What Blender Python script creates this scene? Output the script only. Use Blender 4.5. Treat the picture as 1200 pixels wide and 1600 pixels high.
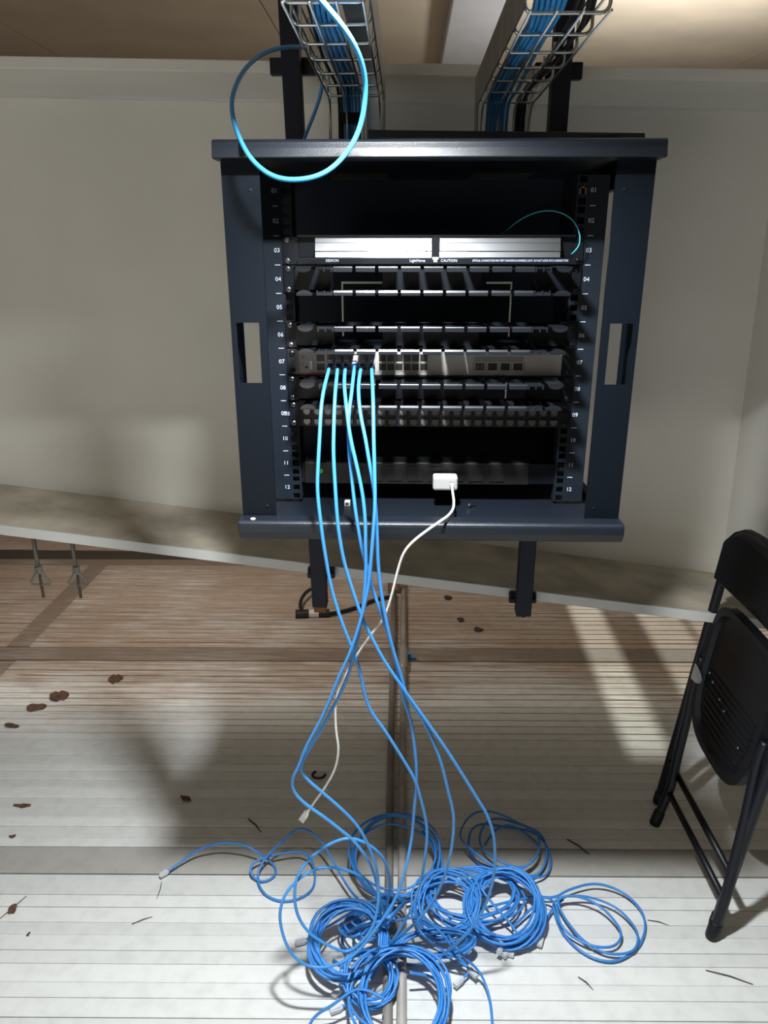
import bpy, math, random
from mathutils import Vector, Matrix

random.seed(7)
scene = bpy.context.scene
for o in list(bpy.data.objects):
    bpy.data.objects.remove(o)

# ------------------------------------------------------------------ camera
CAM = Vector((0.0, 0.0, 1.42))
PITCH, YAW, FPX = 0.3311, 0.0279, 1175.4
cam_data = bpy.data.cameras.new('camera')
cam = bpy.data.objects.new('camera', cam_data)
scene.collection.objects.link(cam)
cam.location = CAM
cam.rotation_euler = (math.pi / 2 - PITCH, 0, YAW)
cam_data.sensor_fit = 'VERTICAL'
cam_data.sensor_height = 36.0
cam_data.lens = 36.0 * FPX / 1600.0
cam_data.clip_start = 0.02
cam_data.clip_end = 100
scene.camera = cam

# ------------------------------------------------------------------ world, lamps, fill lights, exposure
world = bpy.data.worlds.new('world')
scene.world = world
world.use_nodes = True
world.node_tree.nodes['Background'].inputs[0].default_value = (1.0, 0.83, 0.66, 1)
world.node_tree.nodes['Background'].inputs[1].default_value = 0.02

def lamp(name, kind, loc, energy, color, **kw):
    d = bpy.data.lights.new(name, kind)
    d.energy = energy
    d.color = color
    for k, v in kw.items():
        setattr(d, k, v)
    o = bpy.data.objects.new(name, d)
    o.location = loc
    scene.collection.objects.link(o)
    return o

work_lamp = lamp('work_lamp', 'AREA', (-0.02, 0.86, 1.71), 45.0, (0.94, 0.985, 1.0), shape='DISK', size=0.085)
work_lamp.rotation_euler = Vector((-0.05, -0.42, -1.0)).to_track_quat('-Z', 'Y').to_euler()
rear_floor_fill = lamp('rear_floor_fill', 'AREA', (-1.0, 2.50, 1.58), 12.5, (1.0, 0.88, 0.77), shape='DISK', size=0.34)  # fill light added to brighten the floor behind the girder, no real fixture
rear_floor_fill.rotation_euler = Vector((-0.1, 0.1, -1.0)).to_track_quat('-Z', 'Y').to_euler()
rear_ceiling_fill = lamp('rear_ceiling_fill', 'AREA', (1.1, 3.3, 1.60), 17.0, (1.0, 0.94, 0.83), shape='DISK', size=0.4)  # upward fill light added to brighten the ceiling at right
rear_ceiling_fill.rotation_euler = (math.pi, 0, 0)
room_fill = lamp('room_fill', 'AREA', (-1.1, -1.4, 0.75), 14.0, (1.0, 0.95, 0.85), shape='RECTANGLE', size=1.4, size_y=0.8)  # soft fill light added behind the camera to brighten the girder web
room_fill.rotation_euler = Vector((0.2, 1.0, 0.42)).to_track_quat('-Z', 'Z').to_euler()
sun = lamp('sun', 'SUN', (0, 8, 6), 2.8, (1.0, 1.0, 0.86), angle=math.radians(0.8))
sun.rotation_euler = Vector((-0.022, -1.0, -0.57)).to_track_quat('-Z', 'Y').to_euler()

scene.view_settings.view_transform = 'Standard'
scene.view_settings.look = 'None'
scene.view_settings.exposure = 0.0
scene.view_settings.gamma = 1.0
scene.view_settings.use_curve_mapping = False

# ------------------------------------------------------------------ materials
def new_mat(name):
    m = bpy.data.materials.new(name)
    m.use_nodes = True
    nt = m.node_tree
    return m, nt, nt.nodes['Principled BSDF']

def plain(name, col, rough=0.5, metal=0.0, bump=0.0, scale=300.0, vary=0.0, vscale=6.0, **kw):
    m, nt, b = new_mat(name)
    b.inputs['Base Color'].default_value = (*col, 1)
    b.inputs['Roughness'].default_value = rough
    b.inputs['Metallic'].default_value = metal
    for k, v in kw.items():
        b.inputs[k].default_value = v
    if bump or vary:
        g = nt.nodes.new('ShaderNodeNewGeometry')
    if vary:
        n = nt.nodes.new('ShaderNodeTexNoise')
        n.inputs['Scale'].default_value = vscale
        n.inputs['Detail'].default_value = 6
        r = nt.nodes.new('ShaderNodeValToRGB')
        r.color_ramp.elements[0].position = 0.3
        r.color_ramp.elements[1].position = 0.7
        r.color_ramp.elements[0].color = (*[c * (1 - vary) for c in col], 1)
        r.color_ramp.elements[1].color = (*[min(1, c * (1 + vary)) for c in col], 1)
        nt.links.new(g.outputs['Position'], n.inputs['Vector'])
        nt.links.new(n.outputs['Fac'], r.inputs['Fac'])
        nt.links.new(r.outputs['Color'], b.inputs['Base Color'])
    if bump:
        n2 = nt.nodes.new('ShaderNodeTexNoise')
        n2.inputs['Scale'].default_value = scale
        n2.inputs['Detail'].default_value = 3
        bp = nt.nodes.new('ShaderNodeBump')
        bp.inputs['Strength'].default_value = bump
        bp.inputs['Distance'].default_value = 0.001
        nt.links.new(g.outputs['Position'], n2.inputs['Vector'])
        nt.links.new(n2.outputs['Fac'], bp.inputs['Height'])
        nt.links.new(bp.outputs['Normal'], b.inputs['Normal'])
    return m

def floor_material(name, paint, worn, lo=0.52, hi=0.7):
    """painted timber: pale paint, streaky brown wear along the grain, small scratches"""
    m, nt, b = new_mat(name)
    L = nt.links.new
    g = nt.nodes.new('ShaderNodeNewGeometry')
    oi = nt.nodes.new('ShaderNodeObjectInfo')
    mp = nt.nodes.new('ShaderNodeMapping')
    mp.inputs['Scale'].default_value = (3.0, 60.0, 1.0)
    L(g.outputs['Position'], mp.inputs['Vector'])
    n1 = nt.nodes.new('ShaderNodeTexNoise'); n1.inputs['Scale'].default_value = 1.6; n1.inputs['Detail'].default_value = 8
    L(mp.outputs['Vector'], n1.inputs['Vector'])
    n2 = nt.nodes.new('ShaderNodeTexNoise'); n2.inputs['Scale'].default_value = 1.7; n2.inputs['Detail'].default_value = 4
    L(g.outputs['Position'], n2.inputs['Vector'])
    # more of the worn colour away from the camera, rising across the girder's depth
    sp = nt.nodes.new('ShaderNodeSeparateXYZ'); L(g.outputs['Position'], sp.inputs[0])
    mr = nt.nodes.new('ShaderNodeMapRange')
    mr.inputs['From Min'].default_value = 1.7; mr.inputs['From Max'].default_value = 2.5
    mr.inputs['To Min'].default_value = -0.30; mr.inputs['To Max'].default_value = 0.13
    L(sp.outputs['Y'], mr.inputs['Value'])
    a = nt.nodes.new('ShaderNodeMath'); a.operation = 'MULTIPLY_ADD'; a.inputs[1].default_value = 0.55
    L(n2.outputs['Fac'], a.inputs[0]); L(mr.outputs['Result'], a.inputs[2])
    a2 = nt.nodes.new('ShaderNodeMath'); a2.operation = 'MULTIPLY_ADD'; a2.inputs[1].default_value = 0.6
    L(n1.outputs['Fac'], a2.inputs[0]); L(a.outputs[0], a2.inputs[2])
    r = nt.nodes.new('ShaderNodeValToRGB')
    r.color_ramp.elements[0].position = lo; r.color_ramp.elements[0].color = (*paint, 1)
    r.color_ramp.elements[1].position = hi; r.color_ramp.elements[1].color = (*worn, 1)
    L(a2.outputs[0], r.inputs['Fac'])
    v = nt.nodes.new('ShaderNodeMath'); v.operation = 'MULTIPLY_ADD'; v.inputs[1].default_value = 0.16; v.inputs[2].default_value = 0.90
    L(oi.outputs['Random'], v.inputs[0])
    # faint scuffs
    n3 = nt.nodes.new('ShaderNodeTexNoise'); n3.inputs['Scale'].default_value = 28; n3.inputs['Detail'].default_value = 7
    L(g.outputs['Position'], n3.inputs['Vector'])
    s = nt.nodes.new('ShaderNodeMapRange'); s.inputs['From Min'].default_value = 0.3; s.inputs['From Max'].default_value = 0.55
    s.inputs['To Min'].default_value = 0.90; s.inputs['To Max'].default_value = 1.0
    L(n3.outputs['Fac'], s.inputs['Value'])
    mul = nt.nodes.new('ShaderNodeMath'); mul.operation = 'MULTIPLY'
    L(v.outputs[0], mul.inputs[0]); L(s.outputs['Result'], mul.inputs[1])
    mx = nt.nodes.new('ShaderNodeVectorMath'); mx.operation = 'SCALE'
    L(r.outputs['Color'], mx.inputs[0]); L(mul.outputs[0], mx.inputs['Scale'])
    L(mx.outputs['Vector'], b.inputs['Base Color'])
    b.inputs['Roughness'].default_value = 0.62
    bp = nt.nodes.new('ShaderNodeBump'); bp.inputs['Strength'].default_value = 0.35; bp.inputs['Distance'].default_value = 0.002
    L(n1.outputs['Fac'], bp.inputs['Height']); L(bp.outputs['Normal'], b.inputs['Normal'])
    return m

M = {}
M['board'] = floor_material('floor_board_paint', (0.70, 0.705, 0.69), (0.42, 0.335, 0.275))
M['strip'] = floor_material('joint_strip_wood', (0.40, 0.385, 0.36), (0.24, 0.19, 0.155))
M['gap'] = plain('groove_dirt', (0.065, 0.056, 0.047), 0.9)
M['ceiling'] = plain('ceiling_panel', (0.57, 0.515, 0.44), 0.7, vary=0.10, vscale=3)
M['joist'] = plain('joist_paint', (0.50, 0.53, 0.60), 0.6, vary=0.05)
M['wall'] = plain('room_wall', (0.60, 0.55, 0.47), 0.8, vary=0.05)
M['girder'] = plain('girder_paint', (0.70, 0.68, 0.625), 0.55, vary=0.06, vscale=2.5, bump=0.15, scale=60)
M['girder_dust'] = plain('girder_dusty_paint', (0.46, 0.41, 0.33), 0.75, vary=0.28, vscale=9, bump=0.3, scale=40)
M['girder_edge'] = plain('girder_edge_paint', (0.58, 0.58, 0.56), 0.6, vary=0.05)
M['post'] = plain('post_paint', (0.008, 0.009, 0.020), 0.55, **{'Specular IOR Level': 0.3})
M['rust'] = plain('rusty_steel', (0.22, 0.085, 0.03), 0.8, vary=0.4, vscale=60)
M['cab'] = plain('cabinet_paint', (0.0028, 0.0047, 0.0080), 0.44, bump=0.35, scale=900, **{'Specular IOR Level': 0.15})
M['cab_lip'] = plain('cabinet_lip_paint', (0.006, 0.0085, 0.0135), 0.36, bump=0.3, scale=900, **{'Specular IOR Level': 0.42})
M['cab_in'] = plain('cabinet_inside', (0.008, 0.014, 0.026), 0.6, **{'Specular IOR Level': 0.2})
M['rail'] = plain('rail_paint', (0.007, 0.011, 0.018), 0.5, **{'Specular IOR Level': 0.3})
M['black'] = plain('black_plastic', (0.004, 0.0055, 0.009), 0.4, **{'Specular IOR Level': 0.3})
M['finger'] = plain('finger_plastic', (0.008, 0.0095, 0.0125), 0.30)
M['alu'] = plain('brushed_aluminium', (0.42, 0.43, 0.45), 0.30, 1.0)
M['steel'] = plain('zinc_steel', (0.62, 0.64, 0.64), 0.32, 1.0)
M['galv'] = plain('galvanised_sheet', (0.26, 0.265, 0.265), 0.45, 1.0, vary=0.2, vscale=30)
M['screw'] = plain('screw_metal', (0.26, 0.26, 0.28), 0.35, 1.0)
M['recess'] = plain('screw_recess', (0.01, 0.01, 0.012), 0.6)
M['copper'] = plain('copper_nut', (0.65, 0.32, 0.18), 0.4, 1.0)
M['print'] = plain('white_print', (0.50, 0.56, 0.68), 0.6)
M['print_dark'] = plain('dark_print', (0.05, 0.05, 0.05), 0.6)
M['face'] = plain('switch_face', (0.34, 0.325, 0.30), 0.42)
M['face_edge'] = plain('port_frame_plastic', (0.42, 0.41, 0.385), 0.45)
M['red'] = plain('red_stripe', (0.45, 0.05, 0.05), 0.5)
M['port'] = plain('port_hole', (0.006, 0.006, 0.007), 0.45)
M['contact'] = plain('jack_metal', (0.15, 0.14, 0.122), 0.25, 0.3)
M['white'] = plain('white_plastic', (0.70, 0.70, 0.68), 0.4)
M['adapter'] = plain('adapter_plastic', (0.34, 0.34, 0.335), 0.45)
M['clear'] = plain('clear_plug', (0.80, 0.84, 0.88), 0.2, 0.0, **{'Transmission Weight': 0.30, 'IOR': 1.4})
M['cord'] = plain('blue_cord', (0.045, 0.25, 0.62), 0.38)
M['boot'] = plain('cord_boot', (0.008, 0.05, 0.20), 0.45)
M['cord_pile'] = plain('blue_cord_pile', (0.036, 0.225, 0.63), 0.4)
M['cord_lit'] = plain('lit_blue_cord', (0.045, 0.30, 0.66), 0.38)  # blue cord lightened: lamp light the trays lack, put into the colour
M['teal'] = plain('aqua_fibre', (0.03, 0.38, 0.44), 0.4)
M['white_cord'] = plain('white_cord', (0.66, 0.64, 0.60), 0.45)
M['black_cord'] = plain('black_cord', (0.012, 0.012, 0.014), 0.5)
M['velcro'] = plain('black_strap', (0.010, 0.010, 0.012), 0.9)
M['hinge'] = plain('hinge_zinc', (0.42, 0.43, 0.45), 0.4, 0.6)
M['chair'] = plain('chair_tube_paint', (0.005, 0.006, 0.010), 0.4, **{'Specular IOR Level': 0.3})
M['chair_plastic'] = plain('chair_plastic', (0.0045, 0.0055, 0.008), 0.5, **{'Specular IOR Level': 0.3})
M['pipe'] = plain('conduit_paint', (0.34, 0.32, 0.30), 0.5, vary=0.2, vscale=12)
M['pipe_dark'] = plain('conduit_shaded', (0.21, 0.195, 0.18), 0.6, vary=0.2, vscale=12)  # conduit paint darkened: shadow on the left pipe put into its colour
M['terra'] = plain('terracotta_insert', (0.42, 0.20, 0.13), 0.7)
M['hanger'] = plain('hanger_steel', (0.20, 0.19, 0.165), 0.55, 0.6)
M['leaf'] = plain('dry_leaf', (0.10, 0.052, 0.033), 0.8, vary=0.4, vscale=80)
M['twig'] = plain('twig', (0.05, 0.042, 0.035), 0.8)
M['green'] = plain('green_pilot', (0.02, 0.35, 0.03), 0.4, **{'Emission Color': (0.03, 0.6, 0.05, 1), 'Emission Strength': 0.12})

# ------------------------------------------------------------------ mesh helpers
WL = {}     # world location of every object that can be a parent

class MB:
    def __init__(self):
        self.v, self.f = [], []
    def add(self, vs, fs):
        b = len(self.v)
        self.v += [Vector(p) for p in vs]
        self.f += [tuple(i + b for i in f) for f in fs]
        return self
    def box(self, x0, x1, y0, y1, z0, z1):
        return self.add([(x0, y0, z0), (x1, y0, z0), (x1, y1, z0), (x0, y1, z0),
                         (x0, y0, z1), (x1, y0, z1), (x1, y1, z1), (x0, y1, z1)],
                        [(3, 2, 1, 0), (4, 5, 6, 7), (0, 1, 5, 4), (1, 2, 6, 5), (2, 3, 7, 6), (3, 0, 4, 7)])
    def hexa(self, p):      # 8 points: bottom ring then top ring
        return self.add(p, [(3, 2, 1, 0), (4, 5, 6, 7), (0, 1, 5, 4), (1, 2, 6, 5), (2, 3, 7, 6), (3, 0, 4, 7)])
    def prism(self, prof, x0, x1):      # prof: (y, z) outline seen from -X
        n = len(prof)
        vs = [(x0, y, z) for y, z in prof] + [(x1, y, z) for y, z in prof]
        fs = [tuple(range(n)), tuple(reversed(range(n, 2 * n)))]
        fs += [(i, i + n, (i + 1) % n + n, (i + 1) % n) for i in range(n)]
        return self.add(vs, fs)
    def sheet(self, outline, axis, t):   # outline: 3-D loop extruded along axis*t
        n = len(outline)
        a = Vector(axis) * t
        vs = [Vector(p) for p in outline] + [Vector(p) + a for p in outline]
        fs = [tuple(reversed(range(n))), tuple(range(n, 2 * n))]
        fs += [(i, (i + 1) % n, (i + 1) % n + n, i + n) for i in range(n)]
        return self.add(vs, fs)
    def tube(self, pts, r, n=8, closed=False):
        pts = [Vector(p) for p in pts]
        m = len(pts)
        rs = r if isinstance(r, (list, tuple)) else [r] * m
        rings = []
        u = None
        for i, p in enumerate(pts):
            if closed:
                t = pts[(i + 1) % m] - pts[i - 1]
            else:
                t = pts[min(i + 1, m - 1)] - pts[max(i - 1, 0)]
            if t.length < 1e-9:
                t = Vector((0, 0, 1))
            t.normalize()
            if u is None:
                u = t.orthogonal().normalized()
            else:
                u = u - t * u.dot(t)
                u = u.normalized() if u.length > 1e-6 else t.orthogonal().normalized()
            w = t.cross(u)
            rings.append([p + (u * math.cos(2 * math.pi * k / n) + w * math.sin(2 * math.pi * k / n)) * rs[i] for k in range(n)])
        vs = [q for ring in rings for q in ring]
        fs = []
        for i in range(m if closed else m - 1):
            j = (i + 1) % m
            fs += [(i * n + k, i * n + (k + 1) % n, j * n + (k + 1) % n, j * n + k) for k in range(n)]
        if not closed:
            fs.append(tuple(reversed(range(n))))
            fs.append(tuple(range((m - 1) * n, m * n)))
        return self.add(vs, fs)
    def cyl(self, p0, p1, r, n=12):
        return self.tube([p0, p1], r, n)
    def ball(self, c, r, n=10, sq=(1, 1, 1)):
        c = Vector(c)
        k = n // 2
        pts = []
        for i in range(k + 1):
            a = math.pi * i / k
            for j in range(n):
                b = 2 * math.pi * j / n
                pts.append(c + Vector((math.sin(a) * math.cos(b) * sq[0], math.sin(a) * math.sin(b) * sq[1], math.cos(a) * sq[2])) * r)
        fs = [(i * n + j, (i + 1) * n + j, (i + 1) * n + (j + 1) % n, i * n + (j + 1) % n) for i in range(k) for j in range(n)]
        return self.add(pts, fs)
    def build(self, name, mat, parent=None, smooth=False, bevel=0.0):
        me = bpy.data.meshes.new(name)
        lo = Vector([min(p[i] for p in self.v) for i in range(3)])
        hi = Vector([max(p[i] for p in self.v) for i in range(3)])
        c = (lo + hi) / 2
        me.from_pydata([tuple(p - c) for p in self.v], [], self.f)
        me.materials.append(mat)
        me.validate()
        me.update()
        o = bpy.data.objects.new(name, me)
        scene.collection.objects.link(o)
        place(o, c, parent)
        if smooth:
            for p in me.polygons:
                p.use_smooth = True
        if bevel:
            b = o.modifiers.new('bevel', 'BEVEL')
            b.width = bevel
            b.segments = 2
            b.limit_method = 'ANGLE'
        return o

def place(o, world, parent=None):
    WL[o] = Vector(world)
    if parent is not None:
        o.parent = parent
        o.location = Vector(world) - WL[parent]
    else:
        o.location = Vector(world)

def tag(o, label=None, cat=None, group=None, kind=None):
    if label: o['label'] = label
    if cat: o['category'] = cat
    if group: o['group'] = group
    if kind: o['kind'] = kind
    return o

def empty(name, loc, label, cat, group=None):
    o = bpy.data.objects.new(name, None)
    o.empty_display_size = 0.05
    scene.collection.objects.link(o)
    place(o, loc)
    return tag(o, label, cat, group)

def copy_at(o, world, parent):
    c = o.copy()
    scene.collection.objects.link(c)
    place(c, world, parent)
    return c

def copy_tree(o, shift, parent=None):
    """the thing or part o and everything under it, moved by shift"""
    c = o.copy()
    scene.collection.objects.link(c)
    place(c, WL[o] + Vector(shift), parent)
    for ch in [k for k in bpy.data.objects if k.parent == o]:
        copy_tree(ch, shift, c)
    return c

def smooth_path(pts, step=0.006):
    pts = [Vector(p) for p in pts]
    out = []
    n = len(pts)
    for i in range(n - 1):
        p0, p1, p2, p3 = pts[max(i - 1, 0)], pts[i], pts[i + 1], pts[min(i + 2, n - 1)]
        k = max(1, int((p2 - p1).length / step))
        for j in range(k):
            t = j / k
            out.append(0.5 * ((2 * p1) + (p2 - p0) * t + (2 * p0 - 5 * p1 + 4 * p2 - p3) * t * t + (3 * p1 - p0 - 3 * p2 + p3) * t ** 3))
    out.append(pts[-1])
    # light relaxation irons out kinks
    for _ in range(3):
        out = [out[0]] + [(out[i - 1] + out[i] * 2 + out[i + 1]) / 4 for i in range(1, len(out) - 1)] + [out[-1]]
    return out

_font_cache = {}
def text(name, body, size, loc, mat, parent, align='CENTER', xs=1.0, bold=0.0):
    """flat lettering that faces -Y"""
    key = (body, size, align, xs, bold)
    if key not in _font_cache:
        cu = bpy.data.curves.new(name, 'FONT')
        cu.body = body
        cu.size = size
        cu.align_x = align
        cu.align_y = 'CENTER'
        cu.extrude = 0.0001
        cu.offset = bold
        cu.resolution_u = 2
        tmp = bpy.data.objects.new('tmp_text', cu)
        scene.collection.objects.link(tmp)
        bpy.context.view_layer.update()
        dg = bpy.context.evaluated_depsgraph_get()
        me = bpy.data.meshes.new_from_object(tmp.evaluated_get(dg))
        bpy.data.objects.remove(tmp)
        for v in me.vertices:
            x, y, z = v.co
            v.co = (x * xs, -z, y)
        me.materials.clear()
        me.materials.append(mat)
        _font_cache[key] = me
    o = bpy.data.objects.new(name, _font_cache[key])
    scene.collection.objects.link(o)
    place(o, loc, parent)
    return o

# ================================================================== measured centre lines (metres)
CORD_1 = [(-0.1251, 1.253, 1.2426), (-0.1228, 1.2085, 1.2418), (-0.1278, 1.1498, 1.2063), (-0.1296, 1.115, 1.149), (-0.1311, 1.1031, 1.1169), (-0.1325, 1.0958, 1.0764), (-0.1282, 1.0897, 1.0276), (-0.1234, 1.089, 0.9812), (-0.1141, 1.0911, 0.9145), (-0.098, 1.0931, 0.8512), (-0.0732, 1.098, 0.772), (-0.0581, 1.1042, 0.6917), (-0.0254, 1.1087, 0.6314), (0.0202, 1.1158, 0.54), (0.0323, 1.12, 0.4981), (0.0479, 1.128, 0.4157), (0.0459, 1.1351, 0.3374), (0.0388, 1.15, 0.2637), (0.0198, 1.15, 0.1907), (-0.0168, 1.16, 0.0983), (-0.0423, 1.18, 0.0326), (-0.0857, 1.1653, 0.006), (-0.1417, 1.1937, 0.006)]
CORD_2 = [(-0.1113, 1.253, 1.2426), (-0.1084, 1.2078, 1.2419), (-0.1074, 1.1432, 1.2076), (-0.1073, 1.107, 1.1511), (-0.107, 1.0993, 1.1322), (-0.1042, 1.0878, 1.0791), (-0.1009, 1.0816, 1.0256), (-0.0957, 1.081, 0.9847), (-0.0903, 1.082, 0.9553), (-0.0711, 1.0842, 0.8847), (-0.0561, 1.0855, 0.8443), (-0.0304, 1.0892, 0.7874), (-0.0124, 1.0917, 0.7562), (0.0125, 1.095, 0.714), (0.0459, 1.0992, 0.6588), (0.0805, 1.1035, 0.6005), (0.1303, 1.112, 0.5069), (0.1586, 1.1177, 0.4492), (0.1741, 1.124, 0.3828), (0.1758, 1.1324, 0.2899), (0.1596, 1.141, 0.2029), (0.1229, 1.1494, 0.1232), (0.0736, 1.18, 0.0311), (0.022, 1.1847, 0.006), (-0.0199, 1.2, 0.0116), (-0.0343, 1.23, 0.0397)]
CORD_3 = [(-0.0975, 1.253, 1.2427), (-0.0961, 1.2071, 1.2421), (-0.0939, 1.1629, 1.225), (-0.0874, 1.1226, 1.195), (-0.0816, 1.1019, 1.1603), (-0.0706, 1.0861, 1.1161), (-0.0619, 1.0782, 1.0734), (-0.0582, 1.0736, 1.0289), (-0.0585, 1.073, 0.9883), (-0.0577, 1.0738, 0.9646), (-0.0646, 1.0766, 0.8773), (-0.0859, 1.0825, 0.7749), (-0.1052, 1.0867, 0.7209), (-0.126, 1.0902, 0.6745), (-0.1556, 1.0945, 0.6154), (-0.1775, 1.0975, 0.573), (-0.1782, 1.0988, 0.5585), (-0.1645, 1.101, 0.5367), (-0.1449, 1.1032, 0.5147), (-0.1229, 1.1058, 0.4894), (-0.0926, 1.1096, 0.4516), (-0.0722, 1.113, 0.4159), (-0.0585, 1.1168, 0.3761), (-0.0469, 1.1208, 0.332), (-0.0426, 1.13, 0.2815), (-0.0423, 1.12, 0.2384), (-0.0532, 1.11, 0.1898), (-0.0751, 1.1, 0.1648), (-0.0986, 1.095, 0.1437), (-0.1299, 1.09, 0.1615), (-0.1684, 1.09, 0.1908), (-0.1911, 1.095, 0.2228), (-0.1999, 1.1, 0.2673), (-0.1943, 1.115, 0.3093), (-0.1685, 1.13, 0.3397), (-0.1374, 1.14, 0.3599), (-0.0987, 1.145, 0.3729), (-0.0602, 1.15, 0.3526), (-0.0335, 1.155, 0.3163), (-0.0237, 1.165, 0.2692), (-0.0214, 1.18, 0.2155), (-0.0335, 1.2, 0.1254), (-0.0543, 1.215, 0.038)]
CORD_4 = [(-0.0837, 1.253, 1.2428), (-0.0818, 1.2088, 1.2419), (-0.0836, 1.1532, 1.2059), (-0.0859, 1.1398, 1.1876), (-0.0849, 1.1164, 1.1419), (-0.0798, 1.1031, 1.094), (-0.0749, 1.0947, 1.0473), (-0.0693, 1.0934, 1.0089), (-0.0636, 1.0932, 0.9748), (-0.0558, 1.0941, 0.9472), (-0.049, 1.0951, 0.9135), (-0.0306, 1.0969, 0.856), (-0.0148, 1.1, 0.7958), (-0.0039, 1.1045, 0.7387), (0.004, 1.1077, 0.6968), (0.0154, 1.1107, 0.6567), (0.0241, 1.1157, 0.5876), (0.0273, 1.121, 0.525), (0.0238, 1.1285, 0.448), (0.0199, 1.1348, 0.3808), (0.0085, 1.12, 0.3221), (-0.0068, 1.11, 0.2703), (-0.0295, 1.1, 0.2301), (-0.0548, 1.09, 0.1944), (-0.078, 1.085, 0.1608), (-0.1032, 1.075, 0.1458), (-0.136, 1.07, 0.1344), (-0.1678, 1.07, 0.1334), (-0.1965, 1.07, 0.1519), (-0.2154, 1.075, 0.184), (-0.2253, 1.085, 0.2153), (-0.2273, 1.09, 0.2428), (-0.219, 1.1, 0.2745), (-0.201, 1.115, 0.2922), (-0.1695, 1.13, 0.3075), (-0.1387, 1.14, 0.3063), (-0.1065, 1.15, 0.2911), (-0.0816, 1.165, 0.2628), (-0.0624, 1.18, 0.2274), (-0.0444, 1.21, 0.1486), (-0.0398, 1.23, 0.0574)]
CORD_5 = [(-0.071, 1.253, 1.2428), (-0.0716, 1.2081, 1.242), (-0.0722, 1.164, 1.2209), (-0.0677, 1.1318, 1.1893), (-0.0582, 1.111, 1.1504), (-0.055, 1.1033, 1.1315), (-0.0461, 1.0927, 1.0832), (-0.0421, 1.0858, 1.0361), (-0.0402, 1.085, 0.9837), (-0.0384, 1.0862, 0.9453), (-0.0304, 1.0883, 0.881), (-0.0179, 1.0907, 0.8164), (-0.0018, 1.0957, 0.7539), (0.0093, 1.099, 0.7114), (0.0372, 1.1027, 0.6627), (0.0667, 1.1085, 0.5832), (0.085, 1.116, 0.5026), (0.0963, 1.1217, 0.4442), (0.0935, 1.1301, 0.3541), (0.0752, 1.15, 0.2472), (0.0381, 1.16, 0.1607), (-0.0065, 1.18, 0.0845), (-0.0332, 1.19, 0.0318), (-0.0585, 1.1515, 0.006)]
CORD_6 = [(-0.0551, 1.253, 1.2429), (-0.0531, 1.2065, 1.2424), (-0.048, 1.1298, 1.2104), (-0.0457, 1.091, 1.1554), (-0.0444, 1.0791, 1.1242), (-0.0432, 1.0678, 1.0628), (-0.0452, 1.0657, 1.033), (-0.0483, 1.065, 0.9917), (-0.0547, 1.0671, 0.9264), (-0.0706, 1.0694, 0.856), (-0.0869, 1.0725, 0.8044), (-0.1035, 1.0757, 0.7644), (-0.1184, 1.079, 0.722), (-0.1383, 1.0827, 0.673), (-0.1658, 1.087, 0.6142), (-0.1799, 1.09, 0.572), (-0.1912, 1.0923, 0.5499), (-0.1935, 1.0945, 0.5276), (-0.1845, 1.0968, 0.5053), (-0.166, 1.099, 0.483), (-0.1382, 1.1016, 0.4575), (-0.1067, 1.1048, 0.4238), (-0.0884, 1.1068, 0.4036), (-0.0643, 1.1108, 0.3607), (-0.0507, 1.15, 0.2785), (-0.0416, 1.17, 0.2071), (-0.0345, 1.19, 0.1514), (-0.0284, 1.21, 0.0799), (-0.0132, 1.2, 0.0208)]
WHITE = [(0.0823, 1.245, 1.0432), (0.0831, 1.235, 1.0336), (0.0843, 1.215, 1.0262), (0.0803, 1.165, 1.026), (0.0701, 1.13, 1.0259), (0.059, 1.108, 1.0261), (0.0242, 1.095, 1.004), (0.0025, 1.095, 0.9802), (-0.0083, 1.1, 0.9452), (-0.0184, 1.105, 0.8981), (-0.031, 1.11, 0.8551), (-0.0556, 1.115, 0.8168), (-0.0777, 1.12, 0.7774), (-0.0995, 1.125, 0.7307), (-0.1152, 1.13, 0.6827), (-0.1164, 1.13, 0.6237), (-0.1127, 1.13, 0.5836), (-0.1193, 1.13, 0.5424), (-0.1389, 1.13, 0.5), (-0.1585, 1.13, 0.4683), (-0.1723, 1.13, 0.4449)]
LOOP = [(-0.1228, 0.82, 1.69), (-0.1051, 0.86, 1.6742), (-0.0858, 0.9, 1.6617), (-0.0659, 0.94, 1.646), (-0.054, 0.985, 1.6293), (-0.0508, 1.02, 1.6077), (-0.0571, 1.045, 1.5756), (-0.0718, 1.055, 1.5479), (-0.0957, 1.06, 1.5246), (-0.1214, 1.065, 1.5137), (-0.1548, 1.075, 1.5116), (-0.1832, 1.085, 1.5195), (-0.2104, 1.1, 1.5421), (-0.2339, 1.14, 1.5786), (-0.2473, 1.18, 1.6166), (-0.2483, 1.23, 1.6539), (-0.2393, 1.29, 1.6909), (-0.2191, 1.35, 1.721), (-0.1902, 1.4, 1.7383), (-0.1722, 1.45, 1.7467), (-0.1595, 1.49, 1.7439), (-0.1532, 1.52, 1.7264), (-0.1572, 1.54, 1.6997), (-0.171, 1.55, 1.667), (-0.1907, 1.555, 1.6283), (-0.1987, 1.555, 1.6083)]
TEAL = [(0.1484, 1.33, 1.444), (0.1625, 1.32, 1.4537), (0.1796, 1.3, 1.4695), (0.207, 1.285, 1.4821), (0.2344, 1.27, 1.4823), (0.2585, 1.262, 1.4698), (0.2707, 1.26, 1.4492), (0.2718, 1.255, 1.4351), (0.2668, 1.255, 1.4237), (0.2598, 1.258, 1.419)]
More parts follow.
